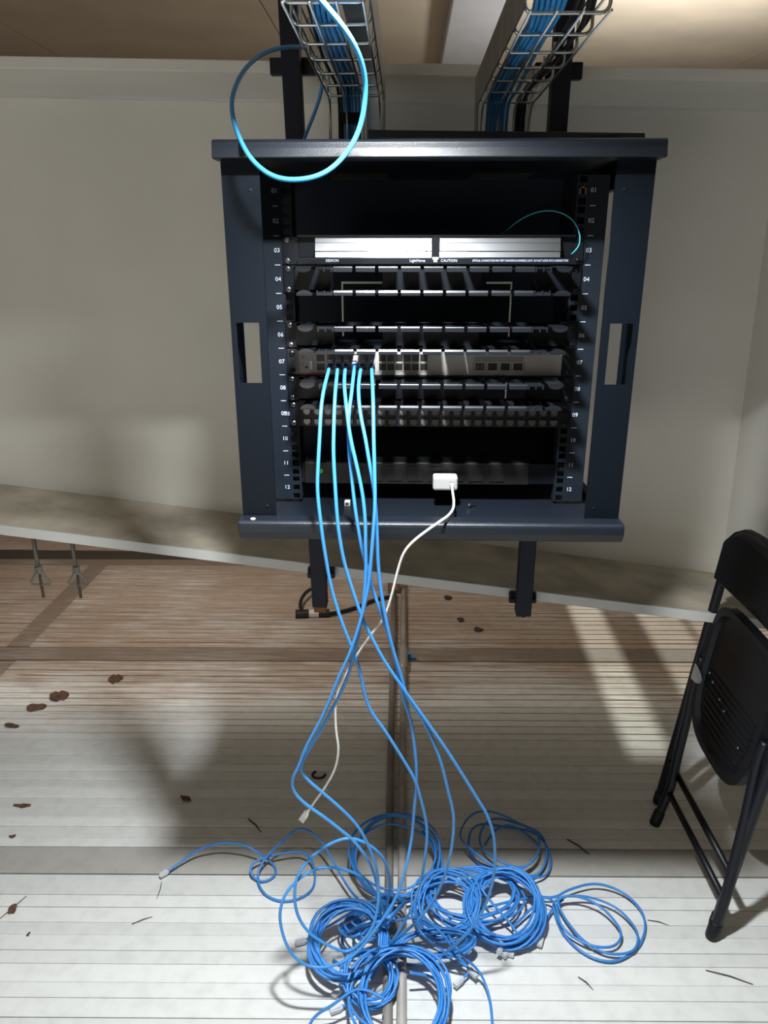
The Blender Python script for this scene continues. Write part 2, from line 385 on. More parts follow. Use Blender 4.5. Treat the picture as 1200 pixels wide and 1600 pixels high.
BLACK_CORD = [(-0.3825, 3.0338, 0.02), (-0.4083, 2.9914, 0.03), (-0.4287, 2.9322, 0.03), (-0.4356, 2.8774, 0.02), (-0.4217, 2.8114, 0.014), (-0.3948, 2.7887, 0.014), (-0.3414, 2.7844, 0.014), (-0.2849, 2.8016, 0.012), (-0.2394, 2.8305, 0.01), (-0.1753, 2.8806, 0.01), (-0.1233, 2.9381, 0.01), (-0.0496, 2.9721, 0.01)]
TAIL_LEFT = [(-0.5607, 1.4165, 0.012), (-0.5318, 1.4433, 0.02), (-0.4967, 1.4636, 0.035), (-0.4423, 1.4722, 0.05), (-0.386, 1.4674, 0.05), (-0.3378, 1.4567, 0.03), (-0.3096, 1.4497, 0.006), (-0.3012, 1.4179, 0.006), (-0.3284, 1.3977, 0.006), (-0.3581, 1.4112, 0.015), (-0.3586, 1.4328, 0.025), (-0.3215, 1.453, 0.03), (-0.2454, 1.4697, 0.03), (-0.2105, 1.438, 0.02), (-0.2051, 1.3877, 0.006), (-0.2309, 1.3534, 0.006), (-0.274, 1.3431, 0.006), (-0.3141, 1.3603, 0.006), (-0.3387, 1.3972, 0.012), (-0.3334, 1.4323, 0.03), (-0.2915, 1.4698, 0.06), (-0.2466, 1.492, 0.08), (-0.1969, 1.4679, 0.07), (-0.1619, 1.4223, 0.05), (-0.1112, 1.3482, 0.03), (-0.0651, 1.3048, 0.03)]
LOOP_RIGHT = [(0.0912, 1.275, 0.03), (0.1935, 1.3155, 0.03), (0.3007, 1.3566, 0.02), (0.3537, 1.3581, 0.02), (0.3929, 1.3793, 0.022), (0.4564, 1.398, 0.022), (0.5126, 1.3829, 0.016), (0.5444, 1.3388, 0.012), (0.5414, 1.289, 0.01), (0.5087, 1.238, 0.008), (0.4528, 1.2064, 0.007), (0.4019, 1.2181, 0.006), (0.363, 1.2612, 0.008), (0.3488, 1.314, 0.014), (0.3507, 1.3433, 0.024), (0.3869, 1.353, 0.03), (0.4388, 1.3548, 0.024), (0.4908, 1.3298, 0.02), (0.5184, 1.2747, 0.016), (0.4984, 1.2279, 0.014), (0.4418, 1.2185, 0.014), (0.3946, 1.2501, 0.016), (0.364, 1.307, 0.022), (0.358, 1.3395, 0.032), (0.3998, 1.3476, 0.036), (0.4529, 1.3247, 0.028), (0.482, 1.2701, 0.02), (0.459, 1.2343, 0.018), (0.4111, 1.2329, 0.018), (0.3685, 1.2588, 0.02), (0.3511, 1.2859, 0.026), (0.3497, 1.3267, 0.034), (0.3278, 1.3477, 0.03), (0.2957, 1.3243, 0.02), (0.2469, 1.279, 0.012)]
STRAND_A = [(-0.0206, 1.2261, 0.08), (0.0467, 1.2177, 0.1), (0.1005, 1.2, 0.06), (0.1202, 1.1807, 0.03), (0.1461, 1.1675, 0.02), (0.1279, 1.1502, 0.014)]
STRAND_B = [(0.0983, 1.1799, 0.1), (0.1242, 1.1616, 0.07), (0.1641, 1.1525, 0.03), (0.1804, 1.1128, 0.01), (0.1799, 1.0486, 0.008)]
STRAND_C = [(-0.0294, 1.0519, 0.08), (-0.0792, 1.0703, 0.08), (-0.1274, 1.0518, 0.06), (-0.1647, 1.048, 0.03), (-0.178, 1.0309, 0.01)]
STRAND_D = [(0.0199, 1.2414, 0.1), (0.0465, 1.1963, 0.08), (0.0996, 1.1781, 0.05), (0.1295, 1.181, 0.03), (0.1434, 1.1675, 0.02)]
STRAND_E = [(0.3732, 1.3532, 0.02), (0.3389, 1.3224, 0.014), (0.3175, 1.281, 0.012), (0.3077, 1.2561, 0.012)]
STRAND_F = [(0.1286, 1.2303, 0.08), (0.1973, 1.2272, 0.05), (0.2278, 1.2419, 0.02), (0.219, 1.2258, 0.02)]
STRAND_G = [(0.0198, 1.1237, 0.06), (0.0715, 1.1274, 0.04), (0.0831, 1.0887, 0.02), (0.0897, 1.0384, 0.01)]


# ================================================================== THE SETTING
FA = 0.021                      # the floor boards run a touch askew to the cabinet
def fy(x, yl):                  # floor-local depth -> world y
    return yl + FA * x

XL, XR = -3.2, 3.2
fb = MB().box(XL, XR, -1.6, 5.6, -0.06, -0.005)
floor = tag(fb.build('floor', M['gap']), kind='structure')

STRIPS = [(0.432, 0.522), (1.432, 1.522), (2.440, 2.540), (3.335, 3.41), (4.40, 4.49)]
LANE = (-1.512, -1.425)
def slab(x0, x1, y0, y1, z1, name, mat):
    g = random.choice((0.0004, 0.0006, 0.0008, 0.0010, 0.0014)) * (2.2 if 1.9 < y0 < 3.2 else 1.0)
    if name == 'joint_strip':
        g = 0.0032
    p = [(x0, fy(x0, y0) + g, -0.012), (x1, fy(x1, y0) + g, -0.012), (x1, fy(x1, y1) - g, -0.012), (x0, fy(x0, y1) - g, -0.012)]
    e = 0.0012
    q = [(x0, fy(x0, y0) + g, z1 - e), (x1, fy(x1, y0) + g, z1 - e), (x1, fy(x1, y1) - g, z1 - e), (x0, fy(x0, y1) - g, z1 - e)]
    t = [(x0, fy(x0, y0) + g + e, z1), (x1, fy(x1, y0) + g + e, z1), (x1, fy(x1, y1) - g - e, z1), (x0, fy(x0, y1) - g - e, z1)]
    b = MB()
    b.add(p + q + t, [(0, 1, 5, 4), (1, 2, 6, 5), (2, 3, 7, 6), (3, 0, 4, 7), (4, 5, 9, 8), (5, 6, 10, 9), (6, 7, 11, 10), (7, 4, 8, 11), (8, 9, 10, 11)])
    return b.build(name, mat, floor)

def rows():
    y, k = -1.5, 0
    out = []
    widths = [0.033, 0.041, 0.035, 0.043, 0.032, 0.039]
    segs = [(-1.5, STRIPS[0][0])] + [(STRIPS[i][1], STRIPS[i + 1][0]) for i in range(4)]
    for a, b in segs:
        y = a
        while y < b - 0.004:
            w = widths[k % 6]
            k += 1
            e = y + w
            if b - e < 0.02:
                e = b
            out.append((y, e))
            y = e
    return out

for y0, y1 in rows():
    if y1 < 0.75 or y0 > 3.34:          # beyond sight: one plain slab per run below
        continue
    z = random.uniform(-0.0007, 0.0007)
    slab(LANE[1], 2.4, y0, y1, z, 'floor_board', M['board'])
    slab(-2.6, LANE[0], y0, y1, z + 0.0004, 'floor_board', M['board'])
for a, b in STRIPS[1:4]:
    slab(-2.6, 2.4, a, b, 0.0006, 'joint_strip', M['strip'])
for a, b in ((1.522, 2.440), (2.540, 3.335)):
    slab(LANE[0], LANE[1], a, b, 0.0003, 'joint_strip', M['strip'])
far = MB().box(-2.6, 2.4, 3.50, 5.55, -0.012, -0.001)
far.box(-2.6, 2.4, -1.55, 0.70, -0.012, -0.001)
far.build('floor_sheet', M['board'], floor)

# ceiling of wide boards with open joints
CZ = 2.40
ceil = tag(MB().box(XL, XR, -1.6, 5.6, CZ + 0.012, CZ + 0.06).build('ceiling', M['gap']), kind='structure')
xj = [XL, -1.83, -0.61, 0.61, 1.83, XR]
for i in range(5):
    MB().box(xj[i] + 0.003, xj[i + 1] - 0.003, -1.6, 5.6, CZ, CZ + 0.012).build('ceiling_panel', M['ceiling'], ceil)
jo = MB().box(0.168, 0.40, 1.2, 5.6, CZ - 0.07, CZ)
tag(jo.build('ceiling_joist', M['joist'], bevel=0.006),
    'pale grey painted joist running along the ceiling above the girder', 'joist')

tag(MB().box(XL - 0.1, XL, -1.6, 5.6, 0, CZ).build('wall_left', M['wall']), kind='structure')
tag(MB().box(XR, XR + 0.1, -1.6, 5.6, 0, CZ).build('wall_right', M['wall']), kind='structure')
wb = MB().box(XL, 0.76, 5.5, 5.6, 0, CZ).box(0.76, 1.9, 5.5, 5.6, 2.1, CZ).box(1.9, XR, 5.5, 5.6, 0, CZ)  # unseen back wall, its opening shaped to let sun stripe the floor
tag(wb.build('wall_back', M['wall']), kind='structure')
tag(MB().box(0.888, 1.03, 5.49, 5.60, 0, 2.1).build('stripe_blocker_1', M['wall']), kind='structure')  # unseen pillar added to cast the dark band between sun stripes
for n, (a, b) in enumerate(((1.20, 1.222), (1.33, 1.342), (1.46, 1.47))):
    tag(MB().box(a, b, 5.53, 5.56, 0, 2.1).build('stripe_blocker_%d' % (n + 2), M['wall']), kind='structure')  # unseen bars added to cast thin shadow lines in the sun stripe

# ================================================================== GIRDER
def z_low(x): return 0.677 - 0.1225 * x           # upper face of the sloping bottom flange
def z_top(x): return 1.753 - 0.0214 * x           # underside of the top flange
GX0, GX1 = -3.15, 3.15
girder = empty('steel_girder', (0, 1.98, 0.65),
               'deep cream painted steel girder behind the network cabinet, with sloping dusty bottom flange', 'girder')
def bar(x0, x1, y0, y1, zf, d0, d1):
    return MB().hexa([(x0, y0, zf(x0) + d0), (x1, y0, zf(x1) + d0), (x1, y1, zf(x1) + d0), (x0, y1, zf(x0) + d0),
                      (x0, y0, zf(x0) + d1), (x1, y0, zf(x1) + d1), (x1, y1, zf(x1) + d1), (x0, y1, zf(x0) + d1)])
MB().hexa([(GX0, 1.972, z_low(GX0)), (GX1, 1.972, z_low(GX1)), (GX1, 1.99, z_low(GX1)), (GX0, 1.99, z_low(GX0)),
           (GX0, 1.972, z_top(GX0)), (GX1, 1.972, z_top(GX1)), (GX1, 1.99, z_top(GX1)), (GX0, 1.99, z_top(GX0))]).build('web', M['girder'], girder)
bar(GX0, GX1, 1.69, 2.27, z_top, 0.0, 0.022).build('top_flange', M['girder'], girder, bevel=0.002)
bf = bar(GX0, GX1, 1.692, 2.27, z_low, -0.024, 0.0).build('bottom_flange', M['girder_dust'], girder)
tag(bf, 'dusty brown upper side of the flange')
bar(GX0, GX1, 1.688, 1.692, z_low, -0.025, -0.0005).build('flange_edge', M['girder_edge'], girder)
sx = 0.893
MB().hexa([(sx, 1.70, z_low(sx)), (sx + 0.012, 1.70, z_low(sx + 0.012)), (sx + 0.012, 1.972, z_low(sx + 0.012)), (sx, 1.972, z_low(sx)),
           (sx - 0.028, 1.70, z_top(sx)), (sx - 0.016, 1.70, z_top(sx)), (sx - 0.016, 1.972, z_top(sx)), (sx - 0.028, 1.972, z_top(sx))]).build('stiffener_plate', M['girder'], girder)
wl = MB()
wl.tube([(GX0, 1.972, z_top(GX0)), (GX1, 1.972, z_top(GX1))], 0.006, 6)
wl.build('weld_bead', M['girder_edge'], girder)

# ================================================================== POSTS
def post(xt, xb, zb, label):
    """square tube from the ceiling to just under the girder's bottom flange; x at z = 1.77 and at the foot"""
    h = 0.0178
    def xx(z): return xb + (xt - xb) * (z - zb) / (1.77 - zb)
    y0, y1 = 1.632, 1.668
    p = empty('support_post', (xb, 1.65, zb), label, 'post', 'black square support posts')
    zt = CZ
    MB().hexa([(xx(zb) - h, y0, zb), (xx(zb) + h, y0, zb), (xx(zb) + h, y1, zb), (xx(zb) - h, y1, zb),
               (xx(zt) - h, y0, zt), (xx(zt) + h, y0, zt), (xx(zt) + h, y1, zt), (xx(zt) - h, y1, zt)]).build('tube', M['post'], p, bevel=0.002)
    zc = z_top(xt) + 0.011
    c = MB().box(xt - 0.046, xt + 0.046, 1.669, 1.687, zc - 0.017, zc + 0.013)
    c.build('upper_clamp', M['post'], p, bevel=0.002)
    zc = z_low(xb) - 0.014
    c = MB().box(xb - 0.031, xb + 0.034, 1.669, 1.686, zc - 0.014, zc + 0.012)
    c.build('lower_clamp', M['post'], p, bevel=0.002)
    for dx in (-0.026, 0.028):
        MB().cyl((xb + dx, 1.669, zc), (xb + dx, 1.655, zc), 0.005, 6).build('clamp_bolt', M['post'], p)
    return p
pl = post(-0.2245, -0.2005, 0.613, 'black square post behind the left half of the cabinet, rusty lower end')
MB().box(-0.2005 - 0.0145, -0.2005 + 0.0145, 1.636, 1.664, 0.598, 0.6135).build('end_plug', M['rust'], pl, bevel=0.002)
pr_ = post(0.2935, 0.2895, 0.596, 'black square post behind the right half of the cabinet, bare lower end')
MB().cyl((0.291, 1.65, 0.597), (0.291, 1.65, 0.588), 0.006, 8).build('end_bolt', M['post'], pr_)

# ================================================================== NETWORK CABINET
CX = 0.0415
def ztop(k): return 1.4467 - (k - 3) * 0.04445      # top of rack unit k
Z12 = ztop(13)
YF, YR, YB = 1.149, 1.283, 1.60                      # front frame, rail plane, back
HW = 0.3045
cab = empty('network_cabinet', (CX, 1.36, 0.997), 'black wall rack cabinet with open front and sides hung on two posts', 'cabinet')
def lip(z0, z1, up):
    # rolled front lip: flat shoulder, soft nose, undercut
    if up:
        prof = [(1.60, z0 + 0.013), (1.60, z1), (1.128, z1), (1.1235, z1 - 0.002), (1.1215, z1 - 0.005), (1.1212, z1 - 0.0118),
                (1.1182, z0 + 0.0018), (1.1195, z0 + 0.0006), (1.126, z0), (1.152, z0), (1.152, z0 + 0.013)]
    else:
        prof = [(1.60, z0), (1.60, z0 + 0.003), (1.152, z0 + 0.003), (1.152, z1), (1.124, z1), (1.1195, z1 - 0.003), (1.118, z1 - 0.008),
                (1.118, z0 + 0.006), (1.122, z0 - 0.002), (1.128, z0 - 0.004)]
    return prof
# top panel: solid front part, cable opening at the back
prof = lip(1.542, 1.567, True)
tp = MB().prism([(1.46, 1.555), (1.46, 1.567)] + prof[2:10] + [(1.152, 1.555)], CX - 0.3075, CX + 0.3075)
tp.box(CX - 0.3045, CX + 0.3045, 1.585, 1.60, 1.555, 1.567).box(CX - 0.3045, -0.148, 1.46, 1.585, 1.555, 1.567).box(-0.036, 0.118, 1.46, 1.585, 1.555, 1.567).box(0.232, CX + 0.3045, 1.46, 1.585, 1.555, 1.567)
tp.build('top_panel', M['cab_lip'], cab, bevel=0.001)
for a, e in ((-0.148, -0.036), (0.118, 0.232)):
    MB().box(a, e, 1.46, 1.499, 1.557, 1.565).box(a, e, 1.536, 1.585, 1.557, 1.565).build('opening_blocker', M['velcro'], cab)  # unseen strips added to block lamp light from the top opening
bp = MB().prism([(1.60, 0.982), (1.60, 0.996), (1.152, 0.996), (1.152, 1.017), (1.124, 1.017), (1.1195, 1.0145), (1.118, 1.010),
                 (1.118, 1.000), (1.123, 0.988), (1.130, 0.984)], CX - 0.3055, CX + 0.3055)
bp.build('bottom_panel', M['cab_lip'], cab, bevel=0.0015)
for s in (-1, 1):
    # front post: sheet with a rectangular hand slot, deep outer return, short inner return
    def X(a): return CX + s * a
    b = MB()
    def bx(a0, a1, y0, y1, z0, z1):
        b.box(min(X(a0), X(a1)), max(X(a0), X(a1)), y0, y1, z0, z1)
    zb, zt = 1.0165, 1.544
    bx(0.2945, 0.303, YF, YF + 0.002, zb, zt)
    bx(0.2490, 0.2605, YF, YF + 0.002, zb, zt)
    bx(0.2605, 0.2945, YF, YF + 0.002, zb, 1.232)
    bx(0.2605, 0.2945, YF, YF + 0.002, 1.322, zt)
    bx(0.301, 0.303, YF + 0.002, 1.232, zb, zt)
    bx(0.2490, 0.2505, YF + 0.002, YF + 0.005, zb, zt)
    fp = b.build('front_post', M['cab'], cab)
    for zz in (1.505, 1.035):
        MB().cyl((X(0.262), YF, zz), (X(0.262), YF - 0.0012, zz), 0.0022, 8).build('rivet', M['port'], fp)
    # side frame behind the post: upper and lower rails and the rear post, otherwise open
    b = MB()
    bx(0.290, 0.303, YR, 1.585, 1.517, 1.556)
    b.build('upper_side_rail', M['cab'], cab)
    b = MB()
    bx(0.290, 0.303, YR, 1.585, 0.996, 1.005)
    b.build('lower_side_rail', M['cab'], cab)
    b = MB()
    bx(0.262, 0.303, 1.585, 1.600, 0.996, 1.556)
    bx(0.300, 0.303, 1.545, 1.585, 1.005, 1.517)
    b.build('rear_post', M['cab'], cab)
    # mounting rail with three square holes per unit
    b = MB()
    bx(0.2395, 0.2745, YR, YR + 0.002, Z12, ztop(1))
    bx(0.2245, 0.2278, YR, YR + 0.002, Z12, ztop(1))
    bx(0.2245, 0.2265, YR + 0.002, YR + 0.03, Z12, ztop(1))
    hz = sorted(ztop(k) - d for k in range(1, 13) for d in (0.00635, 0.0222, 0.0381))
    edges = [Z12] + [e for h in hz for e in (h - 0.0048, h + 0.0048)] + [ztop(1)]
    for i in range(0, len(edges), 2):
        bx(0.2278, 0.2395, YR, YR + 0.002, edges[i], edges[i + 1])
    rl = b.build('mounting_rail', M['rail'], cab)
    for k in range(1, 13):
        t = text('unit_number', '%02d' % k, 0.0098, (X(0.2505), YR - 0.0003, ztop(k) - 0.0222), M['print'], rl)
        if k > 1:
            MB().box(X(0.2505) - 0.0045, X(0.2505) + 0.0045, YR - 0.0004, YR, ztop(k) - 0.0005, ztop(k) + 0.0005).build('unit_mark', M['print'], rl)
# rear sheet with a removable plate: the girder shows through its 4 mm slits
ZR0, ZR1 = 1.12, 1.366
b = MB()
b.box(CX - 0.262, CX + 0.262, 1.590, 1.592, ZR1, 1.556).box(CX - 0.262, CX + 0.262, 1.590, 1.592, 0.996, ZR0)
b.box(CX - 0.262, -0.131, 1.590, 1.592, ZR0, ZR1).box(0.2145, CX + 0.262, 1.590, 1.592, ZR0, ZR1)
b.build('rear_sheet', M['cab_in'], cab)
b = MB().box(-0.1275, 0.211, 1.590, 1.592, ZR0 + 0.004, ZR1 - 0.0042).box(-0.045, 0.162, 1.588, 1.590, ZR1 - 0.012, ZR1 + 0.008)
b.build('rear_knockout_plate', M['cab_in'], cab)
MB().ball((-0.2415, 1.13, 1.0178), 0.0042, 10, (1, 1, 0.4)).build('screw', M['white'], cab)

# loose folded sheets lying on the cabinet
t = empty('sheet_panel', (0.14, 1.25, 1.567), 'long black folded sheet panel lying tilted on top of the cabinet', 'panel')
b = MB().hexa([(-0.056, 1.20, 1.583), (0.340, 1.205, 1.578), (0.340, 1.40, 1.571), (-0.056, 1.40, 1.574),
               (-0.056, 1.20, 1.586), (0.340, 1.205, 1.581), (0.340, 1.40, 1.574), (-0.056, 1.40, 1.577)])
b.build('sheet', M['cab'], t)
b = MB().hexa([(-0.056, 1.194, 1.5765), (0.340, 1.199, 1.5715), (0.340, 1.2055, 1.5715), (-0.056, 1.2005, 1.5765),
               (-0.056, 1.198, 1.588), (0.340, 1.203, 1.583), (0.340, 1.2055, 1.583), (-0.056, 1.2005, 1.588)])
b.build('folded_edge', M['cab_lip'], t, bevel=0.001)
t = empty('blanking_strip', (0.2, 1.16, 1.567), 'short black flat strip lying near the front edge of the cabinet top', 'strip')
b = MB().hexa([(0.105, 1.150, 1.5675), (0.293, 1.152, 1.5675), (0.293, 1.19, 1.5675), (0.105, 1.19, 1.5675),
               (0.105, 1.150, 1.5685), (0.293, 1.152, 1.5745), (0.293, 1.19, 1.5745), (0.105, 1.19, 1.5685)])
b.build('strip_plate', M['cab_lip'], t)

def screw(p, parent, r=0.0042, mat='screw', n=10):
    x, y, z = p
    b = MB().tube([(x, y, z), (x, y - 0.0018, z), (x, y - 0.0028, z)], [r, r, r * 0.6], n)
    o = b.build('screw', M[mat], parent)
    if parent.parent is None:
        q = r * 0.5
        MB().box(x - q, x + q, y - 0.0033, y - 0.0027, z - 0.0005, z + 0.0005).box(x - 0.0005, x + 0.0005, y - 0.0033, y - 0.0027, z - q, z + q).build('cross_recess', M['recess'], o)
    return o

# ---- fibre patch panel, unit 3
z1, z0 = ztop(3), ztop(4)
p = empty('fibre_enclosure', (CX, YR, z0), 'black fibre panel with two bright aluminium bars and a warning strip, topmost in the rack', 'patch panel')
MB().box(CX - 0.215, CX + 0.225, 1.279, 1.45, z0 + 0.011, z1).build('housing', M['black'], p, bevel=0.001)
MB().box(CX - 0.215, CX + 0.225, 1.266, 1.279, z1 - 0.0015, z1 + 0.0008).build('top_edge', M['finger'], p)
strip = MB().box(CX - 0.216, CX + 0.228, 1.264, 1.279, z0 + 0.0018, z0 + 0.0110).build('label_strip', M['black'], p, bevel=0.0006)
MB().box(CX - 0.216, CX + 0.010, 1.2632, 1.2640, z0 + 0.0018, z0 + 0.0026).box(CX + 0.016, CX + 0.228, 1.2632, 1.264, z0 + 0.0018, z0 + 0.0026).build('strip_rim', M['finger'], strip)
for a, e in ((-0.145, 0.040), (0.053, 0.2435)):
    zz0, zz1 = z0 + 0.0118, z1 - 0.0022
    h = zz1 - zz0
    MB().prism([(1.279, zz0), (1.279, zz1), (1.2700, zz1), (1.2688, zz1 - h * 0.28), (1.2680, zz1 - h * 0.30), (1.2630, zz1 - h * 0.68),
                (1.2655, zz1 - h * 0.70), (1.2635, zz0)], a, e).build('aluminium_bar', M['alu'], p)
MB().box(0.0405, 0.0525, 1.266, 1.279, z0 + 0.013, z1 - 0.002).build('centre_clip', M['finger'], p)
MB().box(0.0415, 0.0515, 1.2618, 1.266, z0 + 0.0085, z0 + 0.0125).box(0.0435, 0.0495, 1.2618, 1.266, z0 + 0.0045, z0 + 0.0085).build('latch', M['adapter'], p)
zt = z0 + 0.0068
text('lettering', 'SIEMON', 0.0058, (-0.118, 1.2634, zt), M['print'], strip, bold=0.00004)
text('lettering', 'LightVerse', 0.0058, (0.018, 1.2634, zt), M['print'], strip, bold=0.00004)
text('lettering', 'CAUTION', 0.0058, (0.068, 1.2634, zt), M['print'], strip, bold=0.00004)
text('lettering', 'OPTICAL CONNECTORS MAY EMIT DANGEROUS INVISIBLE LIGHT. DO NOT LOOK INTO CONNECTORS', 0.0046, (0.105, 1.2634, zt), M['print'], strip, 'LEFT', 0.70, bold=0.00004)
for s in (-1, 1):
    x0, x1 = CX + s * 0.241, CX + s * 0.212
    x0, x1 = min(x0, x1), max(x0, x1)
    e = MB().sheet([(x0, YR - 0.001, z0 + 0.001), (x1, YR - 0.001, z0 + 0.001), (x1, YR - 0.001, z0 + 0.014), (x1 - s * 0.0 + (0.004 if s < 0 else 0), YR - 0.001, z0 + 0.022),
                    (x1 - 0.002, YR - 0.001, z1 - 0.004), (x1 - 0.008, YR - 0.001, z1 - 0.001), (x0, YR - 0.001, z1 - 0.001)], (0, -1, 0), 0.002)
    ear = e.build('ear', M['finger'], p)
    for zz in (z1 - 0.00635, z0 + 0.00635):
        screw((CX + s * 0.2335, YR - 0.003, zz), ear, mat='screw' if s < 0 else 'black')

# ---- finger cable managers, units 4, 6 and 8
def pad_mesh(w, top):
    b = MB()
    h = 0.0078
    # head plate at the tip, webbed cheeks, arm back to the base plate
    ch_ = 0.0013 if top else 0.0030
    b.prism([(0.0, -h / 2), (0.0, h / 2), (-0.0022 + ch_ * 0.5, h / 2), (-0.0022, h / 2 - ch_), (-0.0022, -h / 2 + 0.0004), (-0.0018, -h / 2)], -w / 2, w / 2)
    b.box(-w / 2, w / 2, 0.0, 0.007, h / 2 - 0.0018 if top else -h / 2 + 0.001, h / 2 if top else -h / 2 + 0.0028)
    b.box(-w / 2, -w / 2 + 0.0015, 0.0, 0.006, -h / 2, h / 2).box(w / 2 - 0.0015, w / 2, 0.0, 0.006, -h / 2, h / 2)
    b.box(-0.0128, 0.0128, 0.0, 0.074, -0.0010, 0.0010)
    return b
def comb_mesh(top):
    b = MB()
    sgn = 1 if top else -1
    b.box(-0.0135, 0.0135, 0.0, 0.074, -0.001, 0.001)
    b.box(-0.0122, 0.0122, -0.002, 0.0, sgn * 0.0022 - 0.0012, sgn * 0.0022 + 0.0012)
    for x in (-0.0112, 0.0, 0.0112):
        b.box(x - 0.0011, x + 0.0011, -0.003, 0.0, -0.0038, 0.0038)
    return b
def ear_mesh(top):
    b = MB()
    pts = []
    sg = -1 if top else 1
    for i in range(9):
        a = math.pi * i / 8
        pts.append((0.0125 * math.cos(a), 0.0, sg * 0.0075 * math.sin(a)))
    b.sheet(pts, (0, 1, 0), 0.003)
    b.box(-0.012, 0.012, 0.0, 0.074, -0.001 , 0.001)
    return b
proto = {}
def finger(kind, top, world, parent):
    key = (kind, top)
    if key not in proto:
        b = {'pad': lambda: pad_mesh(0.0290, top), 'comb': lambda: comb_mesh(top), 'end': lambda: ear_mesh(top)}[kind]()
        o = b.build('finger', M['finger'], None)
        # mesh coordinates are kept about the tip
        off = WL[o].copy()
        for v in o.data.vertices:
            v.co += off
        o.modifiers.clear()
        proto[key] = o
        place(o, world, parent)
        return o
    return copy_at(proto[key], world, parent)

names = {4: 'finger duct cable manager between the fibre panel and the gap, uppermost of three',
         6: 'finger duct cable manager directly above the grey network switch',
         8: 'finger duct cable manager directly below the grey network switch'}
for k in (4, 6, 8):
    z1, z0 = ztop(k), ztop(k + 1)
    p = empty('cable_manager', (CX, YR, z0), names[k], 'cable manager', 'horizontal cable managers in the rack')
    b = MB()
    for a, e in ((CX - 0.222, -0.118), (-0.038, 0.121), (0.203, CX + 0.222)):
        b.box(a, e, 1.274, 1.276, z0 + 0.002, z1 - 0.002)
    b.box(CX - 0.222, CX + 0.222, 1.274, 1.282, z0 + 0.0005, z0 + 0.006).box(CX - 0.222, CX + 0.222, 1.274, 1.282, z1 - 0.006, z1 - 0.0005)
    b.build('back_plate', M['black'], p)
    for top in (True, False):
        zz = z1 - 0.0052 if top else z0 + 0.0045
        for i in range(-4, 5):
            finger('pad', top, (CX + 0.0003 + i * 0.03455, 1.200, zz), p)
        for s in (-1, 1):
            finger('comb', top, (CX + s * 0.1665, 1.202, zz), p)
            finger('end', top, (CX + s * 0.1985, 1.204, zz + (0.003 if top else -0.003)), p)
    for s in (-1, 1):
        MB().box(CX + s * 0.231 - 0.0105, CX + s * 0.231 + 0.0105, YR - 0.0035, YR - 0.001, z0 + 0.001, z1 - 0.001).build('ear', M['black'], p, bevel=0.001)
        for zz in (z1 - 0.00635, z0 + 0.00635):
            screw((CX + s * 0.2335, YR - 0.0035, zz), p, mat='screw' if s < 0 else 'black')

# ---- network switch, unit 7
z1, z0 = ztop(7), ztop(8)
p = empty('network_switch', (CX, YR, z0), 'grey fronted rack network switch with red stripe and six patch cords plugged in', 'network switch')
MB().box(-0.179, 0.2615, 1.2815, 1.50, z0 + 0.001, z1 - 0.002).build('chassis', M['cab_in'], p)
SY = 1.279
fc = MB()
fc.box(-0.179, 0.2615, SY, SY + 0.0025, z0 + 0.0005, z1 - 0.0035)
face = fc.build('face_plate', M['face'], p, bevel=0.0006)
MB().box(-0.178, -0.131, SY - 0.0006, SY, z0 + 0.0008, z0 + 0.0040).build('red_stripe', M['red'], face)
zc = (z0 + z1) / 2 - 0.0005
def port(x, z, w, h, mat='port', nm='port'):
    return MB().box(x - w / 2, x + w / 2, SY - 0.0007, SY, z - h / 2, z + h / 2).build(nm, M[mat], p)
for zz in (zc + 0.0075, zc - 0.0075):
    port(-0.1425, zz, 0.0132, 0.0112, nm='console_port')
b = MB()
for zz in (zc + 0.0075, zc - 0.0075):
    for a in (-0.1502, -0.1354):
        b.box(a, a + 0.0007, SY - 0.001, SY, zz - 0.0065, zz + 0.0065)
    for c in (-0.0063, 0.0063):
        b.box(-0.1502, -0.1347, SY - 0.001, SY, zz + c - 0.0003, zz + c + 0.0003)
b.build('port_outline', M['print'], face)
MB().box(-0.1610, -0.1562, SY - 0.003, SY, zc - 0.011, zc + 0.003).build('usb_port', M['white'], p)
MB().cyl((-0.1665, SY - 0.001, zc - 0.008), (-0.1665, SY, zc - 0.008), 0.0024, 10).build('reset_button', M['black'], p)
b = MB()
for i, (lx, lz) in enumerate(((-0.173, .0105), (-0.1705, .0105), (-0.1745, .008), (-0.172, .008), (-0.1695, .008), (-0.174, -.003), (-0.171, -.003), (-0.1735, -.006), (-0.1705, -.009))):
    b.box(lx - 0.0008, lx + 0.0008, SY - 0.0006, SY, zc + lz - 0.0005, zc + lz + 0.0005)
b.build('status_marks', M['print_dark'], face)
def bank(xs, w):
    for zz in (zc + 0.0075, zc - 0.0072):
        for x in xs:
            port(x, zz, w, 0.0108)
    b = MB()
    pitch = xs[1] - xs[0]
    e = [xs[0] - pitch / 2 + i * pitch for i in range(len(xs) + 1)]
    for x in e:
        b.box(x - 0.0004, x + 0.0004, SY - 0.0012, SY, zc - 0.014, zc + 0.0145)
    for z in (zc - 0.014, zc + 0.0002, zc + 0.0145):
        b.box(e[0], e[-1], SY - 0.0012, SY, z - 0.0004, z + 0.0004)
    b.build('port_frame', M['face_edge'], p)
xa = [-0.1253 + i * 0.01370 for i in range(6)]
xb = [-0.0380 + i * 0.01383 for i in range(6)]
bank(xa, 0.0118)
bank(xb, 0.0118)
xs_ = [0.1255 + i * 0.0212 for i in range(4)]
for i, x in enumerate(xs_):
    port(x, zc - 0.0062, 0.0150, 0.0118, nm='optical_port')
